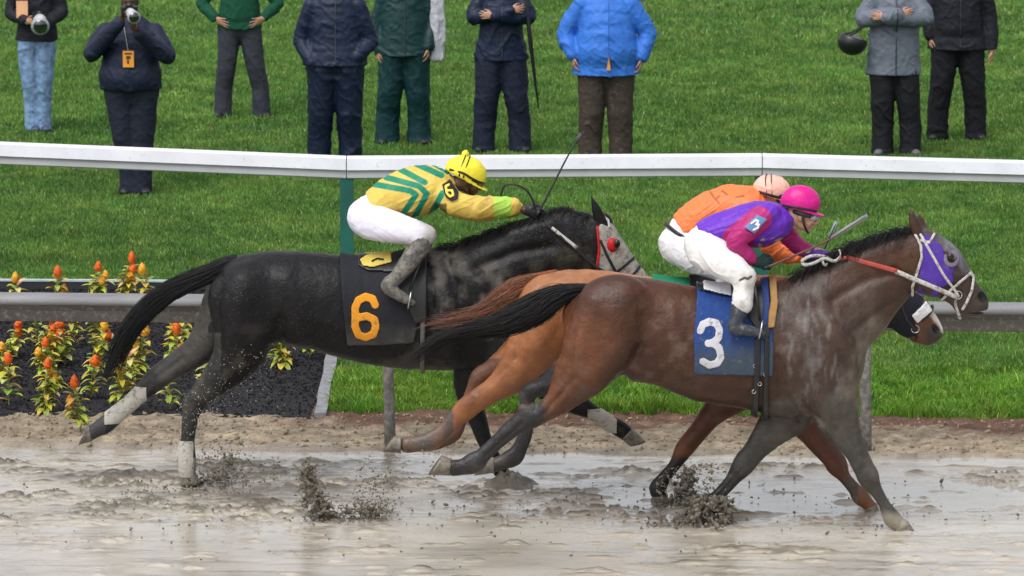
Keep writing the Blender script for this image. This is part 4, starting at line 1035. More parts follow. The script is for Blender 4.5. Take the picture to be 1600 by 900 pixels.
def chest_col(V):
    px, py = to_px(V); n = fbm(V, (3, 3, 3), 401, 4); n2 = fbm(V, (12, 12, 9), 403, 4)
    c = np.tile([.30, .115, .045], (len(V), 1))*(1+.25*n)[:, None]
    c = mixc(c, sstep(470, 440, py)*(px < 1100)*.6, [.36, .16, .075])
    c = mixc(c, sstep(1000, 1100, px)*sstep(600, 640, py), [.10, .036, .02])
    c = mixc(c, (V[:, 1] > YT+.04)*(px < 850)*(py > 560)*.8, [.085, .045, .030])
    c = mixc(c, seg_w(px, py, [(705, 662), (640, 695)], 18, 24)*(px < 708)*np.clip(.8+.5*n2, 0, 1), [.075, .072, .070])
    c = mixc(c, seg_w(px, py, [(738, 612), (728, 632)], 8, 18)*.5, [.12, .04, .018])
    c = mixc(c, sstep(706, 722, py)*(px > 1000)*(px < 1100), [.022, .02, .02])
    c = mixc(c, sstep(740, 760, py)*(px > 1280), [.03, .027, .025]); c = mixc(c, sstep(770, 782, py)*(px > 1280)*.8, [.16, .14, .10])
    hd_ = (px > 1340)
    c = mixc(c, hd_*1.0, [.15, .06, .03]); c = mixc(c, hd_*sstep(1436, 1452, px)*sstep(502, 515, py), [.055, .04, .034])
    c = mixc(c, seg_w(px, py, [(1456, 490), (1476, 518)], 2, 6)*hd_*(V[:, 2] > 0), [.6, .55, .5])
    c = mixc(c, sstep(8, 4, np.hypot(px-1463, py-515)), [.006, .004, .004])
    c = mixc(c, sstep(.1, .4, fbm(V, (7, 7, 7), 409, 4))*.35*sstep(560, 620, py), [.15, .11, .08])
    return np.clip(c, .003, 1)
relT = [([(845, 450), (812, 500), (805, 560)], -.010, 6), ([(860, 480), (840, 540)], .012, 16), ([(790, 575), (745, 612)], -.006, 5), ([(900, 540), (850, 590)], -.012, 8), ([(1440, 500), (1455, 510)], -.004, 3)]
horseT = empty('horse', tuple(P(1050, 791, YT)*[1, 1, 0]), 'orange chestnut racehorse with white noseband, half hidden between the black and bay horses', 'horse')
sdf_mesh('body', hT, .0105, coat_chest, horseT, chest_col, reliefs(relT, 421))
hoof(FT, horseT, (627, 695), 13, (597, 706), (616, 682), NR); hoof(FT, horseT, (675, 693), 12, (648, 706), (664, 682), FR)
hoof(FT, horseT, (1031, 774), 12, (1046, 790), (1020, 790), FR); hoof(FT, horseT, (1360, 791), 11, (1377, 803), (1357, 809), NR)
hair('tail', FT, [(872, 428, 7), (848, 436, 11), (815, 452, 17), (785, 470, 17), (755, 488, 13), (715, 498, 11), (670, 503, 11), (632, 510, 12)], 1000, hair_red, horseT, base_col=(.23, .068, .022), seed=18, tips=(.13, .055, .03), wild=.5, w=.0026)
hcT = [hT_neck, hT_head, hT[3]]
blk = cloth('black_hood', (.010, .012, .02), .6)
hpT = [(1372, 440), (1415, 445), (1443, 463), (1440, 472), (1424, 488), (1428, 500), (1432, 520), (1418, 528), (1405, 522), (1394, 512), (1372, 508)]
shell('hood', hcT, FT, lambda a, b: poly_d(a, b, hpT), hpT, .012, .01, blk, horseT, .006)
wn_ = cloth('white_noseband', (.75, .75, .78), .85, bscale=120)
shell('noseband', hcT, FT, lambda a, b: poly_d(a, b, [(1423, 489), (1446, 468), (1456, 482), (1431, 501)]), [(1420, 465), (1460, 503)], .034, .03, wn_, horseT, .006, near_only=True, disp=wrinkle(5, .004, (50, 50, 50)))
straps(hcT, FT, [[(1440, 497), (1452, 487), (1458, 478)], [(1424, 508), (1432, 518), (1430, 530)], [(1405, 470), (1415, 495), (1428, 512)]], 2.3, M['black_leather'], horseT, .018)
q = on_surface(hcT, FT, [(1430, 514)], .014, -1)[0]; ring(q, .026, .004, M['steel'], horseT)
grn = cloth('green_saddle_cloth', (.01, .20, .10), .7)
gp = [(1018, 425), (1022, 470), (1030, 540), (1150, 545), (1150, 425)]
shell('saddle_cloth', [hT_torso, hT_neck], FT, lambda a, b: poly_d(a, b, gp), gp, .022, .02, grn, horseT, .009)
shell('saddle', [hT_torso, hT_neck], FT, lambda a, b: poly_d(a, b, [(1075, 425), (1078, 452), (1140, 500), (1155, 500), (1155, 425)]), [(1070, 420), (1160, 505)], .045, .03, sad_m, horseT, .009)
# ================================================================ PEOPLE
def unit(v): v = np.array(v, float); return v/np.linalg.norm(v)
def CH(pts, k=.015, lat=(0, 1, 0), n=1, sub=False):
    """chain in metres: (point, r, r_lateral)"""
    return Chain([[*p, a, b] for p, a, b in pts], k, lat, n, sub)
def hand_chains(w, d, s, nrm, curl=.9, scale=1.0, thick=0.0, spread=.1, thumb_curl=.4):
    """w wrist, d along the hand, s towards the thumb, nrm palm-side normal"""
    d, s = unit(d), unit(s); nrm = unit(nrm); w = np.array(w, float); q = scale; out = []
    out.append(CH([(w-d*.02*q, .018*q+thick, .026*q+thick), (w+d*.02*q, .015*q+thick, .032*q+thick), (w+d*.075*q, .013*q+thick, .040*q+thick)], .012, s))
    Ls = [(.040, .024, .018), (.045, .028, .019), (.041, .026, .018), (.032, .019, .016)]
    for i, (a, b, c) in enumerate(Ls):
        p = w+d*(.085-.004*abs(i-1))*q+s*(.030-.020*i)*q; dd = unit(d+s*spread*(1.2-i*.8)); pts = [(p-dd*.012*q, .0095*q+thick, .0095*q+thick)]
        ang = 0
        for j, l in enumerate((a, b, c)):
            ang += curl*(.9 if j == 0 else 1.0); v = dd*math.cos(ang)+nrm*math.sin(ang)
            if j == 0: pts.append((p, .0095*q+thick, .0095*q+thick))
            p = p+v*l*q; pts.append((p, (.0088-.001*j)*q+thick, (.0088-.001*j)*q+thick))
        out.append(CH(pts, .004, s))
    p = w+d*.022*q+s*.026*q; v1 = unit(d*.65+s*.8+nrm*.25); v2 = unit(d*.95+s*.25*(1-thumb_curl)+nrm*thumb_curl); v3 = unit(d*.9-s*.1+nrm*(thumb_curl+.2))
    p1 = p+v1*.035*q; p2 = p1+v2*.032*q; p3 = p2+v3*.024*q
    out.append(CH([(p, .013*q+thick, .013*q+thick), (p1, .011*q+thick, .011*q+thick), (p2, .0095*q+thick, .0095*q+thick), (p3, .008*q+thick, .008*q+thick)], .006, nrm))
    return out
def head_chains(c, f, u, q=1.0):
    f = unit(f); u = unit(np.array(u)-f*np.dot(u, f)); s = np.cross(u, f); c = np.array(c, float)
    L = lambda a, b, z=0.0: c+(f*a+u*b+s*z)*q
    o = [CH([(L(-.030, .030), .083*q, .074*q), (L(.022, .030), .079*q, .070*q)], .02, s),
         CH([(L(.035, -.01), .058*q, .058*q), (L(.052, -.062), .036*q, .042*q), (L(.068, -.092), .022*q, .026*q)], .02, s),
         CH([(L(-.02, -.04), .05*q, .055*q), (L(.02, -.06), .045*q, .052*q)], .02, s),
         CH([(L(.092, .018), .007*q, .009*q), (L(.108, -.012), .010*q, .011*q), (L(.113, -.026), .012*q, .015*q), (L(.098, -.034), .010*q, .014*q)], .006, s),
         CH([(L(.086, .034, -.042), .010*q, .010*q), (L(.094, .036, 0), .010*q, .010*q), (L(.086, .034, .042), .010*q, .010*q)], .012, u),
         CH([(L(.080, -.058, -.020), .007*q, .007*q), (L(.094, -.056, 0), .009*q, .008*q), (L(.080, -.058, .020), .007*q, .007*q)], .005, u),
         CH([(L(.080, -.070, -.014), .006*q, .007*q), (L(.091, -.070, 0), .008*q, .008*q), (L(.080, -.070, .014), .006*q, .007*q)], .005, u),
         CH([(L(.074, -.02, -.036), .016*q, .016*q), (L(.06, -.04, -.042), .016*q, .016*q)], .02, u), CH([(L(.074, -.02, .036), .016*q, .016*q), (L(.06, -.04, .042), .016*q, .016*q)], .02, u)]
    for z in (-1, 1):
        o.append(CH([(L(-.004, .018, z*.078), .019*q, .007*q), (L(-.006, -.012, z*.076), .017*q, .007*q), (L(0, -.034, z*.072), .010*q, .006*q)], .006, s))
        o.append(CH([(L(.094, .014, z*.032), .011*q, .011*q)], .008, s, sub=True))
    eyes = [L(.082, .014, z*.032) for z in (-1, 1)]
    return o, eyes, (f, u, s)
def folds(seed, a=.008, sc=(9, 9, 22), b=.003, ang=0.0):
    """creases: sharp ridges of a warped noise, long in one direction"""
    def f(V):
        ca, sa = math.cos(ang), math.sin(ang)
        Q = np.stack([V[:, 0]*ca+V[:, 2]*sa, V[:, 1], -V[:, 0]*sa+V[:, 2]*ca], 1)
        Q = Q+.05*np.stack([vnoise(Q*6, seed+1), vnoise(Q*6, seed+2), vnoise(Q*6, seed+3)], 1)
        n = vnoise(Q*np.array(sc), seed); n1 = vnoise(Q*np.array(sc)*2.1, seed+9)
        m = sstep(-.3, .5, vnoise(V*4, seed+5))
        return a*(np.exp(-(n/.16)**2)*(.3+.9*m)+.45*np.exp(-(n1/.2)**2)-.35)+b*fbm(V, (26, 26, 26), seed+7, 2)
    return f
def face_eyes(eyes, parent, r=.012):
    for e in eyes:
        V, F = ellipsoid(e, (r, r, r)); mesh_obj('eye', V, F, M['eye'], parent)

# ---------------- jockeys
def jockey(fig, J, label, cols):
    s = fig.s; px = lambda p, lat=0.0: P(p[0], p[1], fig.Y0+lat)
    root = empty('person', tuple(px(J['pelvis'][0][:2])), label, 'person', 'jockeys riding the racehorses')
    r0 = root.location.copy()
    tor = fig.c(J['torso'], k=.04); pel = fig.c(J['pelvis'], k=.04)
    legs, boots, feet, arms = {}, {}, {}, {}
    for sd, l in (('n', -1), ('f', 1)):
        k0 = 1.0
        T = [(*p, l*q) for (*p, q) in J['thigh']]; legs[sd] = fig.c(T, k=.03)
        legs[sd+'s'] = fig.c([(*p, l*q) for (*p, q) in J['shin']], k=.02)
        boots[sd] = fig.c([(*p, l*q) for (*p, q) in J['boot']], k=.015)
    arms['n'] = fig.c([(*p, q) for (*p, q) in J['arm_n']], k=.025, n=2); arms['f'] = fig.c([(*p, q) for (*p, q) in J['arm_f']], k=.025, n=2)
    hc, eyes, (f, u, sv) = head_chains(px(J['head']), J['face'], (-.2, 0, 1) if 'up' not in J else J['up'], .95)
    neck = CH([(px(J['neck'][0]), .055, .06), (px(J['neck'][1]), .05, .052)], .03)
    gl = []
    for hs in J['hands']:
        gl += [hand_chains(px(hs['w'], hs['lat']), hs['d'], hs['s'], hs['n'], hs.get('curl', 1.1), .98, 0.0, .05, .7)]
    def slim(ch, q):
        c = Chain(ch.st.copy(), ch.k, ch.lat, 1); c.st[:, 3] = np.maximum(c.st[:, 3]-q, .012); c.st[:, 4] = np.maximum(c.st[:, 4]-q, .012); return c
    body = [slim(c, .014) for c in [tor, pel, *legs.values(), *arms.values()]]+[slim(c, .012) for c in boots.values()]+hc+[neck]+[h for g in gl for h in g]
    sdf_mesh('body', body, .0075, cols['skin'], root)
    face_eyes(eyes, root)
    # silks
    def cutx(D, ax): return D
    hem, hw = J['hem']
    def shirt_cut(D, ax):
        X = ax[0][:, None, None]; Z = ax[2][None, None, :]; p = px(hem); n = unit([hw[0], 0, hw[1]])
        return np.maximum(D, ((X-p[0])*n[0]+(Z-p[2])*n[2]).astype(np.float32))
    short = {k: fig.c([(*p, q) for (*p, q) in J['arm_'+k][:-1]], k=.025, n=2) for k in 'nf'}
    waist = fig.c([(*J['pelvis'][0],), (*J['torso'][0][:2], J['torso'][0][2]-2, J['torso'][0][3]-2), (*J['torso'][1][:2], J['torso'][1][2]-15, J['torso'][1][3]-15)], k=.03, n=1)
    arm_cut = []
    sh = sdf_mesh('silks', [tor, short['n'], short['f']], .006, cols['silks'], root, J['silk_col'], folds(J['seed'], .0075, (4.5, 7, 16), .003, J.get('sa', .55)), cut=shirt_cut, smooth=2)
    sdf_mesh('breeches', [pel, waist, *[legs[k] for k in legs]], .0065, cols['breeches'], root, J.get('breech_col'), folds(J['seed']+3, .0045, (5, 7, 15), .0015, J.get('ba', -.35)), smooth=2)
    for sd in 'nf':
        b = sdf_mesh('boot', [boots[sd]], .006, cols['boot'], root, None, folds(J['seed']+5, .0035, (12, 12, 22), .0015))
    for g in gl:
        g2 = [slim(c, -.004) for c in g]
        sdf_mesh('glove', g2, .004, cols['glove'], root, smooth=1)
    # helmet shell with peak, cap cover and chin strap
    H = J['helmet']; hcn = px(H['c']); a, b = H['r'][0]/s, H['r'][1]/s; t = math.radians(H['tilt'])
    ex = np.array([math.cos(t), 0, -math.sin(t)]); ez = np.array([math.sin(t), 0, math.cos(t)]); ey = np.array([0, 1, 0])
    def helm_sdf(D, ax):
        X = ax[0][:, None, None]-hcn[0]; Y = ax[1][None, :, None]-hcn[1]; Z = ax[2][None, None, :]-hcn[2]
        lx = X*ex[0]+Z*ex[2]; lz = X*ez[0]+Z*ez[2]; ly = Y+0*X+0*Z
        R = np.array([a, .098, b]); k0 = np.sqrt((lx/R[0])**2+(ly/R[1])**2+(lz/R[2])**2); d = (k0-1)*min(R)
        dome = np.maximum(np.maximum(d, -d-.02), -(lz+b*.38+lx*.10))
        R2 = (a+.018, .09); vis = np.maximum((np.sqrt(((lx-.02)/R2[0])**2+(ly/R2[1])**2)-1)*.09, np.abs(lz+b*.34+np.maximum(lx, 0)*.18)-.006); vis = np.maximum(vis, -lx+.02)
        vis = np.maximum(vis, -(d+.012))
        return smin(dome, vis, .012).astype(np.float32)
    box = CH([(hcn, a+.06, a+.06)], .01)
    D, lo, ax = field_grid([box], .006, .02); D = helm_sdf(D, ax); V, F = surface_nets(D, lo, .006, 1)
    V += vnormals(V, F)*(folds(J['seed']+70, .0035, (9, 9, 14), .001)(V))[:, None]
    hel = mesh_obj('helmet', V, F, cols['cap'], root, None)
    def elp(p, q=1.03):   # point on the helmet shell from local unit direction
        p = unit(p); k = 1/math.sqrt((p[0]/a)**2+(p[1]/.098)**2+(p[2]/b)**2); return hcn+(ex*p[0]+ey*p[1]+ez*p[2])*k*q
    for k, ln in enumerate(H['bands']):
        mb = MB(); pts = smooth_path([elp(p) for p in ln], 5); mb.tube(pts, H['bw'], 6, .4); mb.build('helmet_band', H['bm'], hel)
    if H.get('pompom'):
        c = px(H['pompom']); V, F = ellipsoid(c, (.026, .026, .028)); V = V+unit_rows(V-c)*(.005*fbm(V, (90, 90, 90), 3, 2))[:, None]; mesh_obj('pompom', V, F, cols['cap'], hel)
    # goggles
    ec = (eyes[0]+eyes[1])/2
    mb = MB(); pts = [ec+f*.012-u*.002+sv*z*.058-f*abs(z)**2*.035 for z in np.linspace(-1, 1, 9)]; mb.tube(pts, .027, 8, .5, up=tuple(u)); g_ = mb.build('goggles', J['gog'], root)
    mb = MB(); pts = [ec+f*.026-u*.002+sv*z*.05-f*abs(z)**2*.033 for z in np.linspace(-1, 1, 9)]; mb.tube(pts, .019, 8, .45, up=tuple(u)); mb.build('lens', J['lens'], g_)
    cc = np.array(px(J['head']))
    mb = MB(); pts = [ec+f*.0+sv*z*.0-f*.0 for z in (0,)]
    arc = [cc+f*math.cos(t_)*.094+sv*math.sin(t_)*.084+u*.016 for t_ in np.linspace(.5, 2*math.pi-.5, 20)]
    mb.tube(arc, .014, 6, .35, up=tuple(u)); mb.build('goggle_strap', M['black_leather'], g_)
    mb = MB(); mb.tube(smooth_path([cc-sv*.084+u*.02, cc-sv*.075+f*.03-u*.05, cc+f*.07-u*.108, cc+sv*.075+f*.03-u*.05, cc+sv*.084+u*.02], 5), .008, 6, .4, up=tuple(f)); mb.build('chin_strap', M['black_leather'], root)
    return root, [tor, arms['n'], arms['f'], pel]
def unit_rows(V): return V/np.maximum(np.linalg.norm(V, axis=1), 1e-9)[:, None]
def silk6(V):
    px, py = to_px(V); c = np.tile([.68, .49, .10], (len(V), 1))
    arm = (line_d(px, py, [(704, 314), (748, 322), (815, 326)]) < 24) & (px > 698)
    # slanting green bars that turn into chevrons
    bars = [[(585, 288), (641, 298), (650, 304), (628, 338)], [(603, 277), (655, 291), (667, 303), (645, 345)], [(626, 265), (664, 285)], [(650, 256), (690, 274)], [(691, 302), (668, 345)], [(676, 254), (700, 268)]]
    k = np.zeros(len(V))
    for b in bars: k = np.maximum(k, sstep(5.2, 4.2, line_d(px, py, b)))
    k = k*(~arm); c = mixc(c, k, [.012, .22, .13])
    k = arm*sstep(771, 773, px)*sstep(800, 798, px); c = mixc(c, k, [.42, .70, .10])
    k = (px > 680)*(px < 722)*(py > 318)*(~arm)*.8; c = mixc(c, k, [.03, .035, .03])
    c = mixc(c, sstep(.15, .4, fbm(V, (12, 12, 12), 511, 4))*.25*arm, [.4, .3, .15])
    return np.clip(c, 0, 1)
def breech6(V):
    px, py = to_px(V); n = fbm(V, (12, 12, 12), 521, 4); c = np.tile([.76, .74, .84], (len(V), 1))
    return np.clip(mixc(c, np.clip(sstep(645, 668, px)+sstep(368, 392, py)*(px < 680)*(px > 600), 0, 1)*np.clip(.85+.5*n, 0, .95), [.30, .275, .235]), 0, 1)
def breech3(V):
    px, py = to_px(V); n = fbm(V, (14, 14, 14), 531, 4); c = np.tile([.74, .73, .72], (len(V), 1))
    c = mixc(c, sstep(1140, 1160, px)*sstep(405, 425, py)*np.clip(.35+1.1*n, 0, .75), [.36, .33, .28])
    return np.clip(mixc(c, sstep(2.4, 1.2, line_d(px, py, [(1156, 438), (1164, 434), (1168, 436), (1174, 432)])), [.06, .055, .04]), 0, 1)
def silk3(V):
    px, py = to_px(V); c = np.tile([.135, .03, .46], (len(V), 1)); n = fbm(V, (10, 10, 10), 541, 4)
    arm = ((line_d(px, py, [(1186, 342), (1148, 374), (1172, 404)]) < 20) & (V[:, 1] < Y3-.10)) | (V[:, 1] > Y3+.12)
    c[arm] = [.40, .02, .155]
    k = sstep(366, 385, py)*(px > 1175)*(~arm)*np.clip(.5+.8*n, 0, .8); c = mixc(c, k, [.035, .02, .08])
    k = sstep(.08, .3, fbm(V, (28, 28, 28), 543, 3))*(px > 1185)*(py > 372)*(py < 396)*(~arm); c = mixc(c, k*.8, [.5, .40, .16])
    return np.clip(c, 0, 1)
def silkT(V):
    px, py = to_px(V); c = np.tile([.85, .20, .062], (len(V), 1)); n = fbm(V, (10, 10, 10), 551, 4)
    k = np.maximum.reduce([sstep(2, 1, line_d(px, py, b)) for b in ([(1110, 300), (1118, 312), (1124, 306)], [(1128, 298), (1136, 304)], [(1112, 304), (1124, 318)], [(1150, 308), (1162, 306)])])
    return np.clip(mixc(c, k*.75, [.20, .05, .03]), 0, 1)
X_ = (1, 0, 0)
red_h = (0.85, 0, -.35)
J6 = dict(seed=601, pelvis=[(573, 339, 29, 36), (591, 330, 23, 33)],
    torso=[(590, 318, 25, 34), (612, 306, 31, 36), (645, 299, 39, 42), (672, 293, 34, 46), (692, 290, 22, 30)],
    thigh=[(580, 346, 29, 24, .09), (610, 354, 26, 23, .18), (642, 362, 21, 19, .25), (664, 367, 17, 16, .28)],
    shin=[(665, 369, 16, 15, .285), (657, 382, 14.5, 14, .295)],
    boot=[(662, 374, 16, 15, .29), (652, 390, 16, 15, .30), (638, 410, 14.5, 14, .315), (620, 433, 11.5, 12, .325), (607, 446, 12, 12, .33), (619, 458, 9.5, 11, .335), (634, 467, 7.5, 10, .335), (645, 473, 4.5, 8, .335)],
    arm_n=[(697, 305, 20, 20, -.14), (712, 318, 19, 18, -.18), (745, 324, 18, 16, -.18), (775, 323, 16, 15, -.12), (799, 323, 14.5, 13, -.08), (801, 323, 9, 9, -.08), (822, 328, 7, 7, -.07)],
    arm_f=[(694, 305, 18, 20, .14), (712, 322, 17, 16, .18), (745, 332, 15, 14, .18), (780, 329, 13, 13, .12), (806, 325, 12, 12, .09), (822, 329, 7, 7, .08)],
    head=(733, 280), face=(.88, -.05, -.42), up=(.3, 0, 1), neck=[(695, 292), (722, 285)],
    hands=[dict(w=(824, 330), lat=-.07, d=(1, .15, -.25), s=(.25, .1, 1), n=(.1, 1, -.3)), dict(w=(822, 328), lat=.08, d=(1, -.15, -.2), s=(.25, .1, 1), n=(.1, -1, -.3))],
    hem=((576, 310), (-1, -.5)), cuff=801, silk_col=silk6, breech_col=breech6,
    helmet=dict(c=(728, 269), r=(33, 26), tilt=20, bw=.008, bm=M['black_leather'], pompom=(727, 241),
        bands=[[(-.9, -.5, -.1), (-.2, -1, .0), (.5, -.9, -.15), (1, -.3, -.2), (1, .3, -.2), (.4, .95, -.1), (-.6, .8, -.1)], [(-.35, -.9, -.3), (-.35, -.55, .6), (-.35, 0, 1), (-.35, .6, .6)], [(-.05, -.95, -.3), (-.1, -.55, .6), (-.1, 0, 1), (-.1, .6, .6)]]),
    gog=material('goggle_frame', (.02, .02, .02), .3), lens=material('goggle_lens_red', (.12, .03, .02), .08, spec=1))
silk6_m = cloth('striped_silks', (.6, .5, .1), .5, tint=True, vary=.06, bump=.3)
boot6_m = cloth('muddy_boot', (.20, .185, .16), .55, mud=1.0, mudcol=(.09, .088, .085), vary=.3)
ylw = cloth('yellow_cap', (.82, .72, .05), .45, vary=.06)
breech_m = cloth('racing_breeches', (.7, .7, .7), .65, tint=True, vary=.05, bump=.35)
rider6, r6ch = jockey(F6, J6, 'jockey in yellow and green striped silks with yellow cap riding the black horse', dict(skin=M['dark_skin'], silks=silk6_m, breeches=breech_m, boot=boot6_m, glove=M['black_leather'], cap=ylw))
def patch(name, chains, fig, polyf, box, off, mat, parent): return shell(name, chains, fig, polyf, box, off, .012, mat, parent, .0045, near_only=True)
pp6 = [(691, 282), (703, 276), (717, 292), (716, 302), (706, 306), (697, 300)]
pt = patch('arm_number_patch', [r6ch[0], r6ch[1]], F6, lambda a, b: poly_d(a, b, pp6), pp6, .018, blackc if False else cloth('black_patch', (.015, .015, .018), .6), rider6)
patch('numeral', [r6ch[0], r6ch[1]], F6, lambda a, b: line_d(a, b, [(702, 282), (697, 284), (699, 294), (704, 299), (709, 296), (707, 290), (700, 290)])-1.9, [(694, 278), (714, 304)], .024, cloth('yellow_numeral', (.8, .62, .08), .6), pt)
J3 = dict(seed=701, pelvis=[(1097, 383, 27, 36), (1107, 373, 22, 32)],
    torso=[(1106, 366, 24, 34), (1125, 361, 28, 37), (1155, 355, 33, 41), (1185, 350, 36, 44), (1208, 346, 29, 44), (1222, 343, 18, 28)],
    thigh=[(1101, 391, 30, 24, .09), (1122, 404, 28, 23, .18), (1145, 420, 23, 19, .25), (1163, 433, 18, 17, .28)],
    shin=[(1163, 434, 18, 17, .285), (1162, 450, 16, 16, .30), (1160, 474, 17, 16, .315)],
    boot=[(1157, 468, 13, 12, .315), (1155, 484, 14, 13, .32), (1151, 500, 11, 11, .33), (1148, 511, 12, 11, .335), (1163, 515, 9.5, 11, .34), (1181, 519, 7, 10, .34), (1193, 521, 4, 8, .34)],
    arm_n=[(1200, 335, 19, 20, -.13), (1187, 344, 18, 17, -.18), (1167, 360, 16, 15, -.22), (1149, 376, 15, 14, -.23), (1159, 392, 14, 13, -.21), (1171, 403, 12, 12, -.18), (1174, 405, 8, 8, -.18), (1182, 409, 7, 7, -.18)],
    arm_f=[(1212, 340, 17, 20, .13), (1228, 362, 16, 16, .19), (1246, 384, 14, 14, .2), (1268, 394, 12, 12, .15), (1292, 402, 10, 10, .09), (1299, 405, 7, 7, .08)],
    head=(1254, 336), face=(.93, -.12, -.25), up=(.2, 0, 1), neck=[(1220, 340), (1243, 338)],
    hands=[dict(w=(1182, 410), lat=-.18, d=(.9, .2, -.12), s=(.2, .1, 1), n=(.1, 1, -.2)), dict(w=(1299, 405), lat=.08, d=(1, -.2, -.1), s=(.2, 0, 1), n=(.1, -1, -.2))],
    hem=((1094, 362), (-1, -.6)), cuff=0, silk_col=silk3, breech_col=breech3,
    helmet=dict(c=(1251, 316), r=(31, 27), tilt=8, bw=.008, bm=M['black_leather'],
        bands=[[(-1, -.4, -.25), (-.5, -.9, -.25), (.3, -1, -.3), (.9, -.5, -.32), (1, .2, -.32)]]),
    gog=material('goggle_frame_clear', (.3, .3, .32), .3), lens=material('goggle_lens_clear', (.35, .36, .38), .06, spec=1))
rider3, r3ch = jockey(F3, J3, 'jockey in purple silks with magenta cap and sleeves riding the bay horse', dict(skin=M['skin'], silks=cloth('purple_silks', (.1, .03, .4), .42, tint=True, vary=.08, bump=.35), breeches=breech_m,
    boot=cloth('dark_boot', (.045, .05, .065), .45, mud=.5, mudcol=(.16, .15, .13)), glove=cloth('dark_green_glove', (.012, .035, .032), .6), cap=cloth('magenta_cap', (.62, .015, .24), .35, vary=.05)))
pp3 = [(1160, 345), (1180, 327), (1196, 333), (1176, 355)]
pt = patch('arm_number_patch', [r3ch[0], r3ch[1]], F3, lambda a, b: poly_d(a, b, pp3), pp3, .020, cloth('pale_blue_patch', (.13, .25, .46), .6), rider3)
patch('numeral', [r3ch[0], r3ch[1]], F3, lambda a, b: line_d(a, b, [(1171, 339), (1178, 334), (1182, 336), (1178, 341), (1183, 341), (1181, 346), (1174, 349)])-1.6, [(1166, 330), (1190, 354)], .026, cloth('white_numeral', (.8, .8, .8), .6), pt)
JT = dict(seed=801, pelvis=[(1060, 380, 29, 36), (1071, 368, 23, 33)],
    torso=[(1070, 356, 26, 34), (1090, 343, 31, 37), (1118, 332, 36, 41), (1148, 325, 36, 44), (1170, 322, 30, 44), (1186, 320, 18, 28)],
    thigh=[(1062, 384, 30, 24, .08), (1085, 400, 27, 23, .17), (1112, 412, 23, 20, .24), (1140, 425, 18, 17, .27)],
    shin=[(1140, 425, 18, 17, .275), (1134, 445, 16, 15, .29), (1127, 458, 14, 14, .30)],
    boot=[(1127, 458, 14, 13, .30), (1118, 478, 13, 12, .31), (1112, 492, 11, 11, .32), (1108, 503, 12, 11, .325), (1122, 508, 9, 10, .33), (1138, 512, 6, 9, .33)],
    arm_n=[(1170, 325, 20, 20, -.13), (1182, 345, 19, 18, -.19), (1196, 372, 17, 16, -.21), (1212, 394, 15, 14, -.18), (1238, 400, 12, 12, -.12), (1252, 402, 7, 7, -.1), (1262, 403, 7, 7, -.08)],
    arm_f=[(1170, 325, 18, 20, .13), (1190, 350, 17, 16, .19), (1210, 375, 15, 14, .2), (1240, 392, 12, 12, .13), (1262, 400, 7, 7, .08)],
    head=(1213, 305), face=(.93, -.05, -.25), up=(.2, 0, 1), neck=[(1184, 318), (1204, 312)],
    hands=[dict(w=(1262, 403), lat=-.08, d=(1, .15, -.2), s=(.2, .1, 1), n=(.1, 1, -.3)), dict(w=(1262, 400), lat=.08, d=(1, -.15, -.2), s=(.2, .1, 1), n=(.1, -1, -.3))],
    hem=((1062, 352), (-1, -.75)), cuff=0, silk_col=silkT, breech_col=None,
    helmet=dict(c=(1206, 297), r=(30, 24), tilt=8, bw=.009, bm=M['black_leather'],
        bands=[[(-1, -.3, -.1), (-.5, -.8, -.15), (.3, -1, -.3), (.9, -.5, -.32), (1, .2, -.32)], [(-.35, -.9, -.3), (-.5, -.55, .6), (-.5, 0, 1), (-.4, .6, .6)], [(-.0, -.95, -.3), (-.15, -.55, .6), (-.2, 0, 1), (-.1, .6, .6)]]),
    gog=material('goggle_frame_dark', (.02, .02, .02), .3), lens=material('goggle_lens_grey', (.1, .1, .1), .08, spec=1))
riderT, rTch = jockey(FT, JT, 'jockey in orange silks with pale pink cap riding the chestnut horse', dict(skin=M['skin'], silks=cloth('orange_silks', (.8, .25, .08), .45, tint=True, vary=.06, bump=.3), breeches=M['white_cloth'],
    boot=cloth('black_boot', (.02, .02, .022), .5, mud=.4), glove=M['black_leather'], cap=cloth('pink_cap', (.86, .47, .37), .4, vary=.04)))
shell('belt', [rTch[0], rTch[3]], FT, lambda a, b: line_d(a, b, [(1040, 349), (1078, 372)])-3, [(1038, 345), (1082, 378)], .020, .02, M['black_leather'], riderT, .006)

# ---------------- reins, whips, stirrups
def rope(name, pts, r, mat, parent=None, flat=1.0, seg=6, label=None, cat=None):
    mb = MB(); mb.tube(smooth_path(pts, 6), r, seg, flat); o = mb.build(name, mat, parent); 
    return tag(o, label, cat) if label else o
b3 = [c for c in horse3.children if c.name.startswith('bridle')][0]; b6 = [c for c in horse6.children if c.name.startswith('bridle')][0]
def rein(fig, chains, pts, off, w, mat, parent, latend, name='rein'):
    out = []
    for i, (a, b) in enumerate(pts):
        q = on_surface(chains, fig, [(a, b)], off, -1)[0]
        out.append(q if q is not None else P(a, b, fig.Y0+latend))
    out = np.array(out); 
    for _ in range(2): out[1:-1, 1] = np.minimum(out[1:-1, 1], (out[:-2, 1]+out[2:, 1])/2)
    mb = MB(); mb.tube(out, w, 6, .22, up=(0, 0, 1)); return mb.build(name, mat, parent)
red_rubber = cloth('red_rubber_rein', (.42, .08, .06), .7, mud=.2)
def lerp_pts(a, b, n): return [(a[0]+(b[0]-a[0])*t, a[1]+(b[1]-a[1])*t) for t in np.linspace(0, 1, n)]
rein(F3, [h3_neck, h3_head], lerp_pts((1322, 402), (1402, 424), 12), .02, .017, red_rubber, b3, -.05, 'rein_grip')
rein(F3, [h3_neck, h3_head, h3[4]], lerp_pts((1400, 424), (1495, 464), 14), .024, .016, M['white_strap'], b3, -.05)
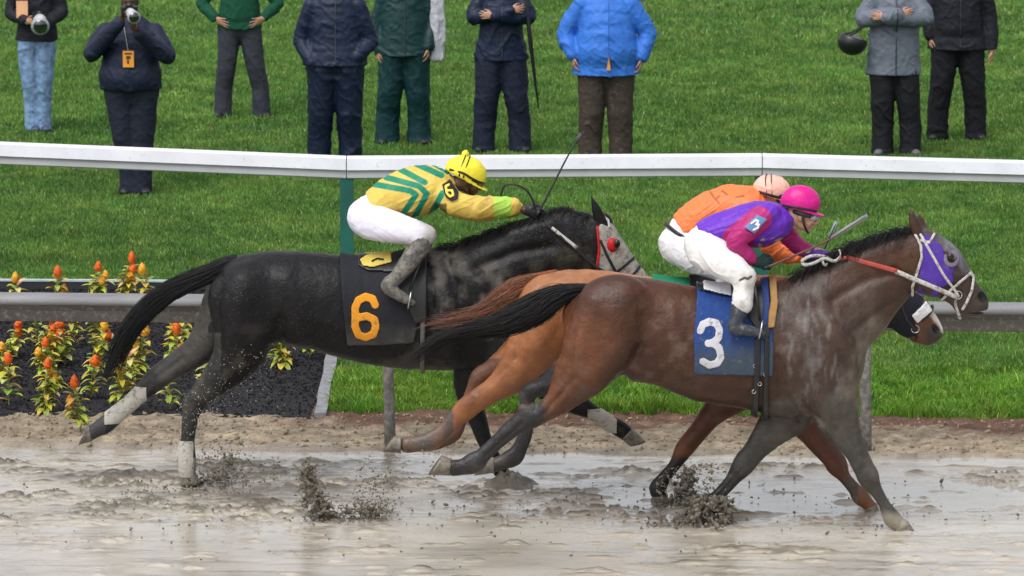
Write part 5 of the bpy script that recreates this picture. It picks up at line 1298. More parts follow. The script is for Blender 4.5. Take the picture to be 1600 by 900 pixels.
mb = MB(); mb.tube(smooth_path([P(1322, 402, Y3-.1), P(1312, 406, Y3-.06), P(1302, 407, Y3-.02)], 5), .012, 6, .4); mb.build('rein_grip', red_rubber, b3)
rope('rein_loop', [P(1304, 408, Y3-.03), P(1288, 401, Y3-.10), P(1268, 400, Y3-.14), P(1253, 408, Y3-.15), P(1258, 414, Y3-.15), P(1272, 411, Y3-.14), P(1288, 404, Y3-.12), P(1304, 408, Y3-.12), P(1313, 400, Y3-.1), P(1311, 390, Y3-.08)], .011, M['white_strap'], b3, .45)
rope('rein_loop', [P(1284, 404, Y3-.12), P(1288, 414, Y3-.12), P(1293, 412, Y3-.1)], .009, M['white_strap'], b3, .45)
rein(F3, [h3_neck, h3_head], lerp_pts((1296, 414), (1325, 408), 5), .02, .009, M['black_leather'], b3, -.05)
rein(F6, [h6_neck, h6_head, h6[3]], lerp_pts((848, 345), (928, 415), 12)+lerp_pts((932, 418), (974, 440), 6), .022, .012, M['black_leather'], b6, -.05)
rein(F6, [h6_neck, h6_head, h6[3]], lerp_pts((862, 356), (902, 388), 8), .026, .013, M['white_strap'], b6, -.05, 'rein_grip')
rope('rein_loop', [P(838, 331, Y6-.07), P(832, 312, Y6-.08), P(822, 297, Y6-.09), P(806, 289, Y6-.09), P(791, 289, Y6-.08), P(785, 297, Y6-.07), P(783, 312, Y6-.06), P(795, 318, Y6), P(815, 324, Y6+.04), P(832, 330, Y6+.06)], .008, M['black_leather'], b6, .6)
def whip(pts, grip, cs, label):
    root = empty('riding_whip', tuple(pts[0]), label, 'whip', None)
    mb = MB(); mb.tube(smooth_path(pts, 5), np.linspace(.0085, .005, (len(pts)-1)*5+1), 8); mb.build('shaft', cs[0], root)
    mb = MB(); mb.tube(smooth_path([pts[0], pts[0]*.8+pts[1]*.2], 2), .011, 10); mb.build('grip', cs[1], root)
    a, b = pts[-2], pts[-1]; d = unit(b-a); mb = MB(); mb.tube([b-d*grip, b-d*grip*.5, b+d*.02], [.012, .016, .014], 6, .3); mb.build('flap', cs[2], root)
    return root
shaft_m = material('whip_shaft', (.03, .03, .035), .4); grey_m = material('whip_flap_grey', (.22, .26, .28), .5)
whip([P(838, 338, Y6-.10), P(862, 293, Y6-.14), P(885, 248, Y6-.18), P(906, 212, Y6-.2)], .06, (shaft_m, M['black_leather'], material('whip_flap_dark', (.05, .05, .05), .6)), 'thin black riding whip raised by the jockey in yellow')
whip([P(1192, 420, Y3-.22), P(1240, 400, Y3-.24), P(1296, 374, Y3-.26), P(1352, 339, Y3-.26)], .26, (cloth('whip_shaft_red', (.13, .06, .05), .5), M['black_leather'], grey_m), 'dark riding whip with long grey flap, held by the jockey in purple')
whip([P(1270, 425, YT-.10), P(1284, 398, YT-.12), P(1296, 372, YT-.12), P(1306, 350, YT-.12)], .12, (shaft_m, M['black_leather'], grey_m), 'short grey tipped riding whip of the jockey in orange')
def stirrup(fig, hx, lat, leather, parent):
    q = P(*hx, fig.Y0+lat); a = np.linspace(math.radians(-60), math.radians(240), 15)
    mb = MB(); pts = [q+np.array([.012*math.sin(t_), .055*math.cos(t_), .065*math.sin(t_)+.02]) for t_ in a]; pts.append(pts[0]); mb.tube(pts, .007, 6); st = mb.build('stirrup', M['steel'], parent)
    mb = MB(); mb.tube(smooth_path([q+np.array([0, 0, .08]), P(*leather, fig.Y0+lat*.9)], 3), .010, 6, .3, up=(1, 0, 0)); mb.build('strap', M['black_leather'], st)
s3 = [c for c in horse3.children if c.name.startswith('saddle') and 'cloth' not in c.name][0]; s6 = [c for c in horse6.children if c.name.startswith('saddle') and 'cloth' not in c.name][0]; sT = [c for c in horseT.children if c.name.startswith('saddle') and 'cloth' not in c.name][0]
for l in (-.47, .47): stirrup(F3, (1188, 520), l*.72, (1178, 440), s3); stirrup(F6, (640, 473), l*.72, (660, 400), s6); stirrup(FT, (1132, 513), l*.72, (1130, 440), sT)

# ---------------- standing spectators
def stander(label, fx, fy, cx, jcol, tcol, skin, arms, hem=.80, w=1.0, h=1.0, jt=0.0, shoe=(.02, .02, .022), hair_c=(.03, .02, .015), belly=0.0, legw=1.0, seed=1, lean=0.0, turn=0.0, jrough=.6, hands=None, flare=0.0, hood=False, shoe_dir=None, crotch=.80, zipc=None):
    """fx: the two feet (px), fy their ground line (px), cx: pelvis centre (px); arms: per side list of (x,y,z) metres from the ground point under cx"""
    Y = ground_Y(fy, .04); s = scale_at(Y, .8); X0 = (cx-800)/s; r = np.random.default_rng(seed)
    O = np.array([X0, Y, .045]); root = empty('person', tuple(O), label, 'person', 'onlookers standing on the turf')
    W = lambda x, y, z: O+np.array([x, y, z*h])
    FXs = [(f-cx)/s for f in fx]; hw = .095*w
    legs = []; feet = []; tro = []
    for i, f in enumerate(FXs):
        sd = -1 if i == 0 else 1
        k = (.5*f+.5*sd*hw)*1.02; ky = -.03
        st = [(W(sd*hw, 0, .92), .085, .09), (W(sd*hw*1.05+.2*(f-sd*hw), -.01, .74), .082, .082), (W(k, ky, .50), .056, .058), (W(.8*f+.2*k, 0, .30), .052, .052), (W(f, .01, .08), .036, .036)]
        legs.append(CH(st, .03, (1, 0, 0), 2))
        q = legw
        st = [(W(sd*hw*.9, 0, .97), .12*q*w, .115*q*w), (W(sd*hw*1.0+.2*(f-sd*hw), -.01, .76), .118*q, .112*q), (W(k, ky, .50), .092*q, .094*q), (W(.8*f+.2*k, 0.005, .30), .086*q, .088*q), (W(f, .005, .07), .086*q, .086*q+flare), (W(f, .0, .03), .088*q, .090*q+flare)]
        tro.append(CH(st, .03, (1, 0, 0), 2))
        fd = unit(np.array(shoe_dir[i] if shoe_dir else (sd*.35, -1, 0)))
        feet.append(CH([(W(f, .03, .045), .045, .042), (W(f, .03, .04)+fd*.09, .038, .046), (W(f, .03, .032)+fd*.17, .028, .042)], .01, (fd[1], -fd[0], 0)))
        legs.append(CH([(W(f, .03, .05), .035, .033), (W(f, .03, .035)+fd*.15, .02, .03)], .02))
    tro.append(CH([(W(0, 0, .98), .15+belly*.4, .175*w), (W(0, 0, .90), .14+belly*.4, .17*w)], .04, (1, 0, 0)))
    tor = CH([(W(0, 0, 1.00), .13+belly*.5, .15*w), (W(lean*.3, -belly*.4, 1.10), .125+belly, .165*w+belly*.6), (W(lean*.7, -belly*.2, 1.28), .125+belly*.5, .18*w), (W(lean, 0, 1.40), .10, .19*w), (W(lean, .01, 1.46), .07, .12*w)], .04, (1, 0, 0), 2)
    neck = CH([(W(lean, .01, 1.45), .055, .06), (W(lean, -.01, 1.56), .052, .055)], .03)
    hc, eyes, (f_, u_, s_) = head_chains(W(lean, -.01, 1.64), (math.sin(turn), -math.cos(turn), -.08), (0, 0, 1))
    body = legs+[tor, neck]+hc; ja = []; gl = []
    for i, a in enumerate(arms):
        pts = [W(*p) for p in a['p']]; rr = [.06, .048, .038]
        c = CH([(p, rr[min(j, 2)]*.9, rr[min(j, 2)]*.9) for j, p in enumerate(pts)], .03, n=1); body.append(c)
        q = a.get('q', 1.0)
        wj = pts[2]-unit(pts[2]-pts[1])*.02
        ja.append(CH([(pts[0], .078, .078), (pts[0]*.5+pts[1]*.5, .070*q, .070*q), (pts[1], .068*q, .068*q), (pts[1]*.45+pts[2]*.55, .062*q, .062*q), (wj, .050*q, .050*q)], .03, n=2))
        if a.get('hand'):
            hd_ = a['hand']; g = hand_chains(pts[2], hd_['d'], hd_['s'], hd_['n'], hd_.get('curl', .5), 1.0, 0.0, hd_.get('spread', .15)); body += g
    bodym = sdf_mesh('body', body, .009, skin, root)
    face_eyes(eyes, root)
    sdf_mesh('trousers', tro, .010, tcol, root, None, folds(seed, .010, (8, 7, 4), .003, .4), cut=lambda D, ax: np.maximum(D, np.maximum(.055-ax[2], ax[2]-(O[2]+hem*h+.05))[None, None, :].astype(np.float32)))
    zh = O[2]+hem*h
    hr = .095*w+.118*legw*w+.012
    jk = CH([(W(0, 0, hem-.02), max(.16+belly*.6+jt, .12*legw*w+.03), max(hr, .20*w+jt+belly*.3)), (W(0, 0, hem+.12), .158+belly*.6+jt, max(hr-.02, .20*w+jt+belly*.3)), (W(lean*.2, -belly*.4, 1.02), .155+belly+jt, .198*w+belly*.6+jt), (W(lean*.6, -belly*.2, 1.25), .15+belly*.6, .195*w+jt*.6), (W(lean, 0, 1.40), .115, .195*w), (W(lean, .01, 1.47), .085, .14*w)], .05, (1, 0, 0), 2)
    def jcut(D, ax): return np.maximum(D, (zh-ax[2])[None, None, :].astype(np.float32))
    J = sdf_mesh('jacket', [jk]+ja, .010, jcol, root, None, folds(seed+50, .011, (5, 5, 7), .003, -.6), cut=jcut)
    if zipc is not None:
        zz = np.linspace(hem+.02, 1.44, 12); pts = []
        for z_ in zz:
            yv = np.linspace(-.45, 0, 91); q = W(0, 0, z_); Q = np.array([[q[0]+.01, q[1]+a_, q[2]] for a_ in yv]); d_ = eval_at([jk]+ja, Q); h_ = np.argmax(d_ < .004)
            pts.append(Q[h_])
        mb = MB(); mb.tube(smooth_path(pts, 2), .006, 6); mb.build('zip', zipc, J)
        mb = MB()
    for f in feet: sdf_mesh('shoe', [f], .008, material('shoe', shoe, .5), root)
    # hair or cap
    L = np.array(W(lean, -.01, 1.64))
    def hcut(D, ax):
        X = ax[0][:, None, None]-L[0]; Yy = ax[1][None, :, None]-L[1]; Z = ax[2][None, None, :]-L[2]
        a = X*f_[0]+Yy*f_[1]+Z*f_[2]; b = Z
        return np.maximum(np.maximum(D-.010, -(D+.004)), np.maximum(-(b-.01-.9*np.maximum(a, 0)+.05*(a < 0)*0+.06*(a < 0)), -1)).astype(np.float32)
    sdf_mesh('hair', [hc[0]], .008, material('hair', hair_c, .6, .3, 60, .5, 120), root, None, lambda V: .004*fbm(V, (40, 40, 40), 9, 2), cut=hcut)
    return root, W, s, dict(jk=jk, arms=ja, tor=tor)
def box_part(name, c, r, mat, parent, k=.01, label=None):
    V, F = ellipsoid(c, r); return mesh_obj(name, V, F, mat, parent)
zipm = material('zip_dark', (.03, .033, .04), .5)
navy = cloth('navy_jacket', (.012, .017, .040), .6); navy2 = cloth('navy_waterproof', (.007, .015, .040), .5, bump=.35)
dgreen = cloth('dark_green_waterproof', (.007, .036, .038), .5, bump=.35); green = cloth('green_fleece', (.006, .065, .035), .85)
char = cloth('charcoal_trousers', (.035, .038, .052), .8); blackt = cloth('black_trousers', (.009, .010, .014), .75); blackj = cloth('black_jacket', (.009, .010, .016), .7)
jeans = cloth('blue_jeans', (.17, .27, .44), .85, vary=.45); brown = cloth('brown_trousers', (.052, .040, .032), .8, mud=.25, mudcol=(.14, .12, .10)); blue_j = cloth('bright_blue_jacket', (.035, .16, .58), .55, bump=.5)
greyj = cloth('grey_rain_jacket', (.13, .15, .19), .5, bump=.8)
DOWN = lambda sd, x=.27, fwd=0.0, z=.80: [(sd*.19, .01, 1.40), (sd*(x+.02), .02, 1.12), (sd*x, -.06-fwd, z+.07)]
hp = lambda sd: dict(d=(-.05*sd, -.1, -1), s=(-sd*.3, -1, 0), n=(-sd, 0, 0), curl=.5)
# 1 jeans and camera
p1, Wf, s, _ = stander('cameraman in blue jeans and black jacket holding a pale wrapped lens, leftmost onlooker', (50, 66), 206, 58, cloth('black_top', (.012, .013, .02), .7), jeans, M['skin'],
    [dict(p=[(-.19, .01, 1.40), (-.27, -.02, 1.12), (-.08, -.24, 1.06)], hand=dict(d=(.8, -.4, .1), s=(0, 0, 1), n=(0, -1, 0))), dict(p=[(.19, .01, 1.40), (.27, -.02, 1.13), (.12, -.26, 1.03)], hand=dict(d=(-.4, -.7, .1), s=(0, 0, 1), n=(0, -1, .0)))], hem=.86, h=1.12, w=1.0, seed=11, shoe=(.05, .07, .12), legw=1.0, shoe_dir=[(.3, -1, 0), (.3, -1, 0)])
camo = cloth('pale_lens_wrap', (.42, .43, .44), .7, vary=.4); cam_blk = material('camera_body', (.012, .012, .013), .35, .2, 20, .2, 80, .002); glass_m = material('lens_glass', (.01, .01, .015), .04, spec=1, coat=1)
def camera(c, d, L, R, label, wrapm):
    d = unit(d); c = np.array(c); root = empty('camera', tuple(c), label, 'camera', None)
    sx = unit(np.cross(d, (0, 0, 1))); up = np.cross(sx, d)
    V = []; 
    for z in (-.055, .045):
        for a_ in (-.075, .075):
            for b_ in (-.04, .035): V.append(c+sx*a_+d*b_+up*z)
    mb = MB(); mb.add(V, [[0, 1, 3, 2], [4, 6, 7, 5], [0, 4, 5, 1], [2, 3, 7, 6], [0, 2, 6, 4], [1, 5, 7, 3]]); V2, F2 = ellipsoid(c+up*.055, (.035, .03, .025)); mb.add(V2, F2); mb.build('camera_body', cam_blk, root, smooth=False)
    mb = MB(); mb.tube([c+d*.03, c+d*.08, c+d*(.08+L*.5), c+d*(.08+L)], [R*.6, R*.75, R*.8, R], 20); lens = mb.build('lens', wrapm, root)
    mb = MB(); mb.tube([c+d*(.081+L), c+d*(.10+L)], [R*.98, R*1.02], 20); mb.build('lens_hood', wrapm, lens)
    mb = MB(); mb.tube([c+d*(.09+L), c+d*(.1025+L)], [R*.78, R*.78], 20); mb.build('front_glass', glass_m, lens)
    return root
camera(Wf(.06, -.30, 1.10), (.12, -1, -.25), .16, .095, 'camera with big pale cloth wrapped lens, held by the man in jeans', camo)
def badge(W_, x, y, z, parent, m2, w=.055, h=.085, tilt=0.0):
    b = MB(); b.box(W_(x-w/2, y-.004, z-h/2), W_(x+w/2, y, z+h/2)); o = b.build('name_badge', m2, parent, smooth=False)
    return o
orange_card = material('orange_card', (.85, .36, .05), .4, .1, 20); peach = material('peach_card', (.85, .45, .25), .4, .1); darkink = material('dark_ink', (.08, .03, .02), .5)
bd = badge(Wf, -.13, -.205, 1.17, p1, peach, .12, .16)
# 2 photographer
p2, Wf, s, _ = stander('photographer in navy hooded top aiming a large camera, standing behind the white rail', (203, 219), 304, 205, navy, cloth('navy_trousers', (.014, .018, .034), .8), M['dark_skin'],
    [dict(p=[(-.24, .0, 1.40), (-.36, -.14, 1.22), (-.07, -.34, 1.50)], q=1.25, hand=dict(d=(.3, -.3, .6), s=(0, -.3, 1), n=(.5, -1, 0), curl=.9)), dict(p=[(.24, .0, 1.40), (.36, -.16, 1.20), (.10, -.40, 1.42)], q=1.25, hand=dict(d=(-.2, -.6, .5), s=(-1, 0, .3), n=(0, 0, 1), curl=.9))],
    hem=.905, h=1.13, w=1.22, belly=.07, jt=.02, seed=12, legw=1.25, flare=.0, hair_c=(.01, .01, .01))
camera(Wf(.02, -.36, 1.60), (.25, -1, -.12), .17, .062, 'camera with grey telephoto lens raised to the photographer\'s face', camo)
lan = MB(); lan.tube(smooth_path([Wf(-.06, -.10, 1.50), Wf(-.02, -.245, 1.34), Wf(.0, -.262, 1.245)], 5), .004, 5); lan.build('lanyard', camo, p2)
bd = badge(Wf, .0, -.272, 1.185, p2, orange_card, .105, .14)
mb = MB(); mb.box(Wf(-.035, -.279, 1.225), Wf(.035, -.2765, 1.238)); mb.box(Wf(-.02, -.279, 1.185), Wf(.02, -.2765, 1.212)); mb.box(Wf(-.012, -.279, 1.145), Wf(.006, -.2765, 1.178)); mb.build('badge_print', darkink, bd, smooth=False)
# 3 green fleece
stander('man in dark green fleece with hands on hips, legs apart, beside the photographer', (348, 408), 184, 375, green, char, M['skin'],
    [dict(p=[(-.20, .0, 1.40), (-.40, .04, 1.12), (-.26, -.09, .99)], hand=dict(d=(.7, -.5, -.3), s=(.2, 0, -1), n=(1, .3, 0), curl=.2, spread=.25)), dict(p=[(.20, .0, 1.40), (.40, .04, 1.12), (.26, -.09, .99)], hand=dict(d=(-.7, -.5, -.3), s=(-.2, 0, -1), n=(-1, .3, 0), curl=.2, spread=.25))],
    hem=.88, h=1.09, w=1.05, belly=.02, seed=13, legw=1.08, flare=.0)
# 4 navy waterproof
stander('heavy onlooker in navy rain suit with hands in jacket pockets', (498, 547), 268, 524, navy2, cloth('navy_rain_trousers', (.006, .012, .033), .5, bump=.35), M['skin'],
    [dict(p=[(-.24, .0, 1.40), (-.34, .03, 1.10), (-.22, -.15, .92)], q=1.2), dict(p=[(.24, .0, 1.40), (.34, .03, 1.10), (.22, -.13, .97)], q=1.2)],
    hem=.90, h=1.18, w=1.22, jt=.03, seed=14, zipc=zipm, legw=1.38, flare=.0)
# 5 dark green rain suit
p5, Wf, s, D5 = stander('onlooker in dark green rain suit with a pale cloth hanging at the side', (605, 655), 226, 632, dgreen, cloth('green_rain_trousers', (.006, .034, .040), .5, bump=.35), M['skin'],
    [dict(p=DOWN(-1, .27), hand=hp(-1)), dict(p=[(.21, .0, 1.40), (.28, .02, 1.12), (.25, -.10, .90)], q=1.15, hand=hp(1))], hem=.83, h=1.12, w=1.14, jt=.03, seed=15, zipc=zipm, legw=1.35, flare=.01)
white_pipe = material('reflective_piping', (.6, .62, .62), .4)
mb = MB(); mb.tube(smooth_path([Wf(-.10, -.215, 1.47), Wf(.03, -.225, 1.43), Wf(.14, -.20, 1.41)], 4), .007, 6); mb.build('piping', white_pipe, p5)
towel = empty('towel', tuple(Wf(.32, -.06, .95)), 'pale grey towel hanging over the arm of the onlooker in dark green', 'towel')
tc_ = CH([(Wf(.34, -.05, 1.45), .035, .075), (Wf(.34, -.05, 1.2), .035, .08), (Wf(.335, -.05, .80), .04, .085)], .01, (1, 0, 0), 2)
sdf_mesh('cloth_panel', [tc_], .008, cloth('towel_cloth', (.45, .46, .50), .8), towel, None, folds(33, .014, (14, 14, 3), .004), cut=lambda D, ax: np.maximum(D, (Wf(0, 0, .755)[2]-ax[2])[None, None, :].astype(np.float32)))
# 6 navy jacket, crossed arms, stick umbrella
p6, Wf, s, _ = stander('onlooker in navy waterproof with arms folded and a furled umbrella', (756, 813), 238, 783, navy2, cloth('dark_navy_trousers', (.011, .016, .036), .7), M['skin'],
    [dict(p=[(-.21, .0, 1.42), (-.28, -.08, 1.24), (.10, -.25, 1.32)], q=1.15, hand=dict(d=(1, .1, .1), s=(0, 0, 1), n=(0, 1, 0))), dict(p=[(.21, .0, 1.42), (.28, -.08, 1.24), (-.08, -.30, 1.27)], q=1.15, hand=dict(d=(-1, .1, .1), s=(0, 0, 1), n=(0, 1, 0)))],
    hem=.845, h=1.12, w=1.08, jt=.02, seed=16, zipc=zipm, legw=1.3, flare=.0)
umb = empty('umbrella', tuple(Wf(.31, -.14, 1.2)), 'furled black umbrella slung beside the onlooker with folded arms', 'umbrella')
mb = MB(); mb.tube([Wf(.25, -.16, 1.42), Wf(.30, -.15, 1.0), Wf(.36, -.13, .56), Wf(.385, -.12, .40)], [.020, .024, .012, .005], 10); mb.build('canopy', blackj, umb)
mb = MB(); mb.tube(smooth_path([Wf(.25, -.16, 1.42), Wf(.243, -.16, 1.50), Wf(.22, -.16, 1.54), Wf(.19, -.16, 1.51)], 5), .011, 8); mb.build('handle', material('umbrella_handle', (.05, .025, .012), .4), umb)
# 7 bright blue jacket
p7, Wf, s, D7 = stander('onlooker in bright blue jacket and brown trousers', (922, 970), 266, 947, blue_j, brown, M['skin'],
    [dict(p=[(-.25, .0, 1.42), (-.40, .03, 1.16), (-.33, -.10, .98)], q=1.35, hand=hp(-1)), dict(p=[(.25, .0, 1.42), (.41, .03, 1.16), (.345, -.08, .96)], q=1.35, hand=hp(1))], hem=.82, h=1.17, w=1.3, belly=.06, jt=.03, seed=17, legw=1.36)
mb = MB(); mb.tube(smooth_path([Wf(.02, -.262, 1.50), Wf(.02, -.30, 1.2), Wf(.02, -.285, .93)], 4), .006, 6); mb.build('zip', cloth('blue_zip', (.03, .14, .5), .5), p7)
mb = MB(); V = [Wf(.0, -.29, .88), Wf(.04, -.29, .88), Wf(.02, -.30, 1.0), Wf(.0, -.25, .88), Wf(.04, -.25, .88), Wf(.02, -.25, 1.0)]; mb.add(V, [[0, 1, 2], [3, 5, 4], [0, 2, 5, 3], [1, 4, 5, 2], [0, 3, 4, 1]]); mb.build('shirt_gap', cloth('orange_shirt', (.75, .32, .08), .8), p7, smooth=False)
# 8 grey jacket and helmet
p8, Wf, s, _ = stander('onlooker in grey rain jacket and black trousers with arms folded', (1380, 1424), 243, 1396, greyj, blackt, M['skin'],
    [dict(p=[(-.21, .0, 1.42), (-.31, -.10, 1.22), (.04, -.27, 1.28)], q=1.25, hand=dict(d=(1, .1, .1), s=(0, 0, 1), n=(0, 1, 0))), dict(p=[(.21, .0, 1.42), (.30, -.10, 1.22), (-.12, -.31, 1.25)], q=1.25, hand=dict(d=(-1, .1, .1), s=(0, 0, 1), n=(0, 1, 0)))],
    hem=.72, h=1.15, w=1.12, jt=.035, seed=18, zipc=zipm, legw=1.28, flare=.0, shoe=(.12, .12, .13))
hel = empty('riding_helmet', tuple(Wf(-.43, -.16, 1.02)), 'round black riding helmet hanging from the arm of the onlooker in grey', 'helmet')
hcn = Wf(-.43, -.16, 1.02)
def hf(D, ax):
    X = ax[0][:, None, None]-hcn[0]; Y = ax[1][None, :, None]-hcn[1]; Z = ax[2][None, None, :]-hcn[2]
    n = unit([.35, 0, 1]); d = np.sqrt((X/.15)**2+(Y/.15)**2+(Z/.135)**2)*.14-.14
    return np.maximum(np.maximum(d, -d-.02), X*n[0]+Z*n[2]-.06).astype(np.float32)
D, lo, ax = field_grid([CH([(hcn, .17, .17)], .01)], .008); V, F = surface_nets(hf(D, ax), lo, .008, 2); mesh_obj('shell', V, F, material('helmet_black', (.01, .01, .012), .35, .2, 10), hel)
V, F = ellipsoid(hcn+np.array([0, 0, .01]), (.11, .11, .07)); mesh_obj('lining', V, F, cloth('helmet_lining', (.12, .12, .13), .8), hel)
for yy in (-.10, .10):
    mb = MB(); mb.tube(smooth_path([hcn+np.array([-.05, yy, .07]), hcn+np.array([.02, yy*.8, .10]), hcn+np.array([.10, yy*.3, .15]), Wf(-.29, -.15, 1.19)], 4), .009, 6, .4); mb.build('strap', M['black_leather'], hel)
# 9 black jacket
stander('onlooker all in black with one hand hanging at the side, rightmost onlooker', (1466, 1526), 219, 1496, blackj, cloth('black_slacks', (.008, .009, .013), .8), M['skin'],
    [dict(p=DOWN(-1, .29, z=.86), q=1.15, hand=hp(-1)), dict(p=[(.24, .0, 1.42), (.33, .03, 1.12), (.35, -.06, .81)], q=1.2, hand=hp(1))], hem=.825, h=1.15, w=1.24, belly=.03, seed=19, zipc=zipm, legw=1.3, flare=.0)

# ================================================================ MUD SPLASHES
splash_m = material('flung_mud', (.135, .118, .088), .38, .45, 40, .6, 90, .006, spec=.6)
ICO = None
def ico():
    import bmesh
    bm = bmesh.new(); bmesh.ops.create_icosphere(bm, subdivisions=1, radius=1.0); V = np.array([v.co[:] for v in bm.verts]); F = np.array([[v.index for v in f.verts] for f in bm.faces]); bm.free(); return V, F
IV, IF = ico()
def drops(name, centres, radii, label, seed=1, mat=splash_m, stretch=1.6):
    r = np.random.default_rng(seed); n = len(centres)
    S_ = np.exp(r.normal(0, .35, (n, 1, 3))); D_ = 1+.35*r.normal(0, 1, (n, len(IV), 1))*.6
    V = IV[None]*D_*S_*np.asarray(radii)[:, None, None]
    a = r.uniform(0, 6.28, n); ca, sa = np.cos(a)[:, None], np.sin(a)[:, None]
    V = np.stack([V[..., 0]*ca*1.0-V[..., 2]*sa, V[..., 1], V[..., 0]*sa+V[..., 2]*ca], -1)+np.asarray(centres)[:, None, :]
    F = (IF[None]+(np.arange(n)*len(IV))[:, None, None]).reshape(-1, 3)
    return tag(mesh_obj(name, V.reshape(-1, 3), F, mat), label, 'mud', kind='stuff')
def cloud(Y, blobs, n, r0, r1, seed, depth=.15):
    """drops scattered about (px,py,rx,ry,weight) blobs"""
    r = np.random.default_rng(seed); C = []; Rr = []; w = np.array([b[4] for b in blobs], float); w /= w.sum()
    for i in range(n):
        b = blobs[r.choice(len(blobs), p=w)]; a, q = r.uniform(0, 6.28), r.uniform(0, 1)**.6*1.15
        x, y = b[0]+b[2]*q*math.cos(a), b[1]+b[3]*q*math.sin(a); yy = Y+r.normal(0, depth)
        p = P(x, y, yy)
        if p[2] < .005: p[2] = r.uniform(0, .02)
        C.append(p); Rr.append(math.exp(r.uniform(math.log(r0), math.log(r1))))
    return C, Rr
def along(pts, w, n, seed):
    r = np.random.default_rng(seed); g = resample(np.array([[*p, w_] for p, w_ in zip(pts, w)], float), 6); out = []
    for i in range(n):
        k = r.uniform(0, len(g)-1.01); a = int(k); q = g[a]*(1-k+a)+g[a+1]*(k-a); out.append((q[0]+r.normal(0, q[2]*.5), q[1]+r.normal(0, q[2]*.5)))
    return out
def clump(name, Y, px_items, label, vox=.007, seed=1, lo_r=.008, hi_r=.02, depth=.06, drop=None):
    """a splash body fused from many small lumps plus its loose drops"""
    r = np.random.default_rng(seed); ch = []
    for (x, y) in px_items:
        yy = Y+r.normal(0, depth); p = P(x, y, yy); p[2] = max(p[2], -.01); q = p+r.normal(0, .02, 3); a = r.uniform(lo_r, hi_r)
        ch.append(CH([(p, a, a*r.uniform(.6, 1)), (q, a*r.uniform(.3, .9), a*.6)], .010))
    o = sdf_mesh(name, ch, vox, splash_m, None, None, lambda V: .006*fbm(V, (45, 45, 45), seed, 2), smooth=1)
    return tag(o, label, 'mud', kind='stuff')
# behind number 3's trailing fore hoof: round burst
ringp = [(1110+24*math.cos(a), 805+21*math.sin(a)) for a in np.linspace(0, 6.28, 12)]
clump('mud_splash', Y3+.10, along(ringp, [12]*12, 420, 3)+along([(1085, 780), (1100, 800), (1130, 790)], [8]*3, 60, 4)+along([(1040, 828), (1070, 824), (1100, 826)], [5, 7, 6], 60, 41), 'round burst of thick mud around the bay horse\'s trailing fore hoof', seed=5, lo_r=.007, hi_r=.019, depth=.09, vox=.006)
clump('mud_splash', YT+.12, along([(1074, 738), (1072, 760), (1070, 780)], [5, 12, 18], 190, 6)+along([(1020, 790), (1050, 788), (1090, 782)], [5, 8, 7], 90, 7), 'spiky mud splash at the chestnut horse\'s planted fore hoof', seed=8, lo_r=.007, hi_r=.017, vox=.006, depth=.08)
C, R_ = cloud(Y3+.1, [(1110, 795, 40, 35, 2), (1070, 760, 40, 30, 3), (1110, 740, 40, 15, 1), (1040, 820, 40, 12, 1)], 800, .0022, .009, 9, .1); drops('mud_drops', C, R_, 'flung mud drops around the leading hooves', 10)
# tall crescent left of centre
clump('mud_splash', Y3+.25, along([(476, 728), (482, 755), (490, 780), (505, 805), (530, 822)], [7, 11, 15, 20, 16], 480, 11)+along([(540, 798), (570, 795), (600, 800)], [7, 8, 7], 70, 13)+along([(530, 822), (570, 824), (605, 816)], [8, 7, 7], 90, 14), 'curved sheet of thrown mud standing up left of the hind hooves', seed=12, lo_r=.005, hi_r=.013, vox=.006, depth=.05)
C, R_ = cloud(Y3+.3, [(590, 780, 35, 35, 3), (560, 800, 50, 22, 3), (585, 740, 25, 25, 1), (490, 770, 14, 40, 1), (660, 720, 30, 30, .5), (485, 770, 22, 50, 2)], 1300, .0022, .008, 15, .15); drops('mud_drops', C, R_, 'mud drops thrown up beside the curved mud sheet', 16)
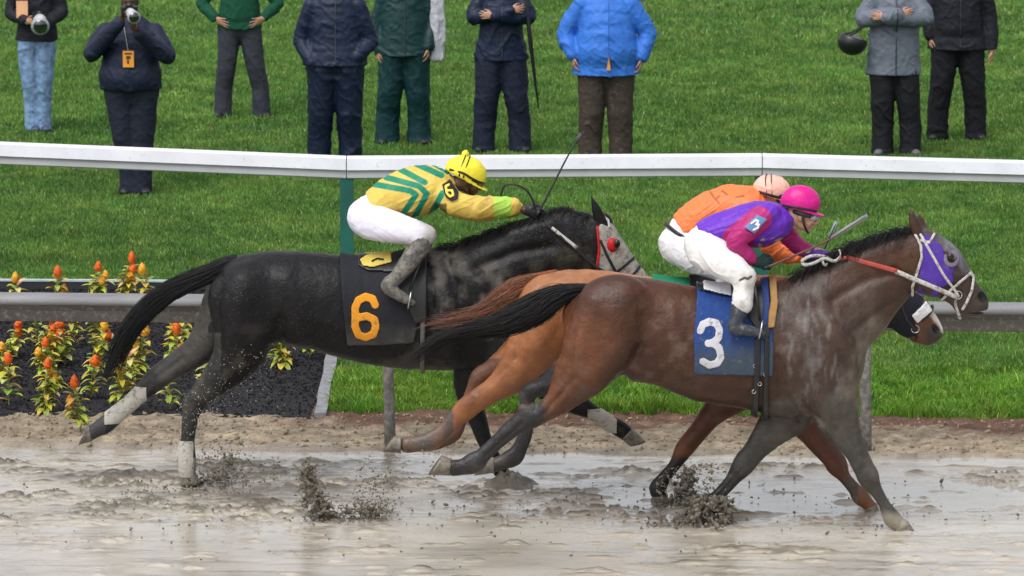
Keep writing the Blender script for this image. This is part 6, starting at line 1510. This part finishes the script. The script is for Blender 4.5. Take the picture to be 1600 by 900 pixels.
# around the black horse's planted hind hoof
clump('mud_splash', Y6-.05, along([(290, 757), (320, 750), (355, 745)], [8, 9, 7], 110, 17)+along([(345, 745), (352, 725), (362, 712)], [6, 5, 3], 50, 18)+along([(215, 768), (300, 768), (390, 768)], [6, 8, 6], 130, 19), 'low churned mud splash around the black horse\'s planted hind hoof', seed=20, lo_r=.006, hi_r=.014, depth=.12)
C, R_ = cloud(Y6-.3, [(350, 730, 40, 40, 3), (300, 790, 110, 25, 4), (400, 740, 50, 30, 1)], 1200, .0022, .008, 21, .25); drops('mud_drops', C, R_, 'mud drops spattering behind the black horse', 22)
C, R_ = cloud(Y6-.2, [(310, 640, 30, 30, 3), (350, 600, 40, 35, 3), (400, 560, 40, 25, 2), (300, 665, 22, 20, 2), (390, 640, 50, 40, 1.5)], 900, .0018, .005, 23, .18)
drops('mud_spray', C, R_, 'fine spray of wet grit flying under the black horse\'s belly', 24, material('wet_grit', (.20, .19, .17), .2, spec=.8))
# cone of lifted mud at the black horse's planted fore hoof
th = np.linspace(0, 2*math.pi, 48, endpoint=False); cpt = P(798, 757, Y6); cpt[2] = 0; V = []; rr_ = np.random.default_rng(3)
for i, (zr_, rd) in enumerate([(-.02, .26), (.015, .20), (.035, .15), (.055, .11), (.07, .08), (.055, .06), (.03, .03)]):
    for t_ in th: k = 1+.07*math.sin(5*t_+i)+.03*rr_.normal(); V.append((cpt[0]+rd*k*math.cos(t_)*(.8), cpt[1]+rd*k*math.sin(t_), zr_+.012*rr_.normal()*(i > 1)))
F = [[i*48+j, i*48+(j+1) % 48, (i+1)*48+(j+1) % 48, (i+1)*48+j] for i in range(6) for j in range(48)]
tag(mesh_obj('mud_crown', V, F, material('lifted_mud', (.11, .098, .075), .3, .3, 15, .5, 50, .006)), 'crown of grey mud lifted around the black horse\'s planted fore hoof', 'mud', kind='stuff')
C, R_ = cloud(YT-.2, [(800, 780, 760, 60, 1)], 420, .003, .010, 25, .6)
C = [np.array([c[0], c[1], .015]) for c in C]; drops('mud_crumbs', C, R_, 'small mud crumbs lying scattered over the wet track', 26)

# clods lying on the sand strip
r = np.random.default_rng(77); n = 2600; x = r.uniform(-5.2, 5.2, n); t = r.uniform(.06, 1.0, n)
e0 = ground_Y(Y_MUD)+SLOPE*x; e1 = ground_Y(Y_GRASS)+SLOPE*x; y = e0+(e1-e0)*t
z = sand_h(np.stack([x, y], 1)); rad = np.exp(r.uniform(math.log(.004), math.log(.016), n))
drops('sand_clods', np.stack([x, y, z+rad*.3], 1), rad, 'small sandy clods scattered along the strip by the rail', 78, material('sand_clod', (.27, .215, .15), .9, .4, 6, .5, 60))
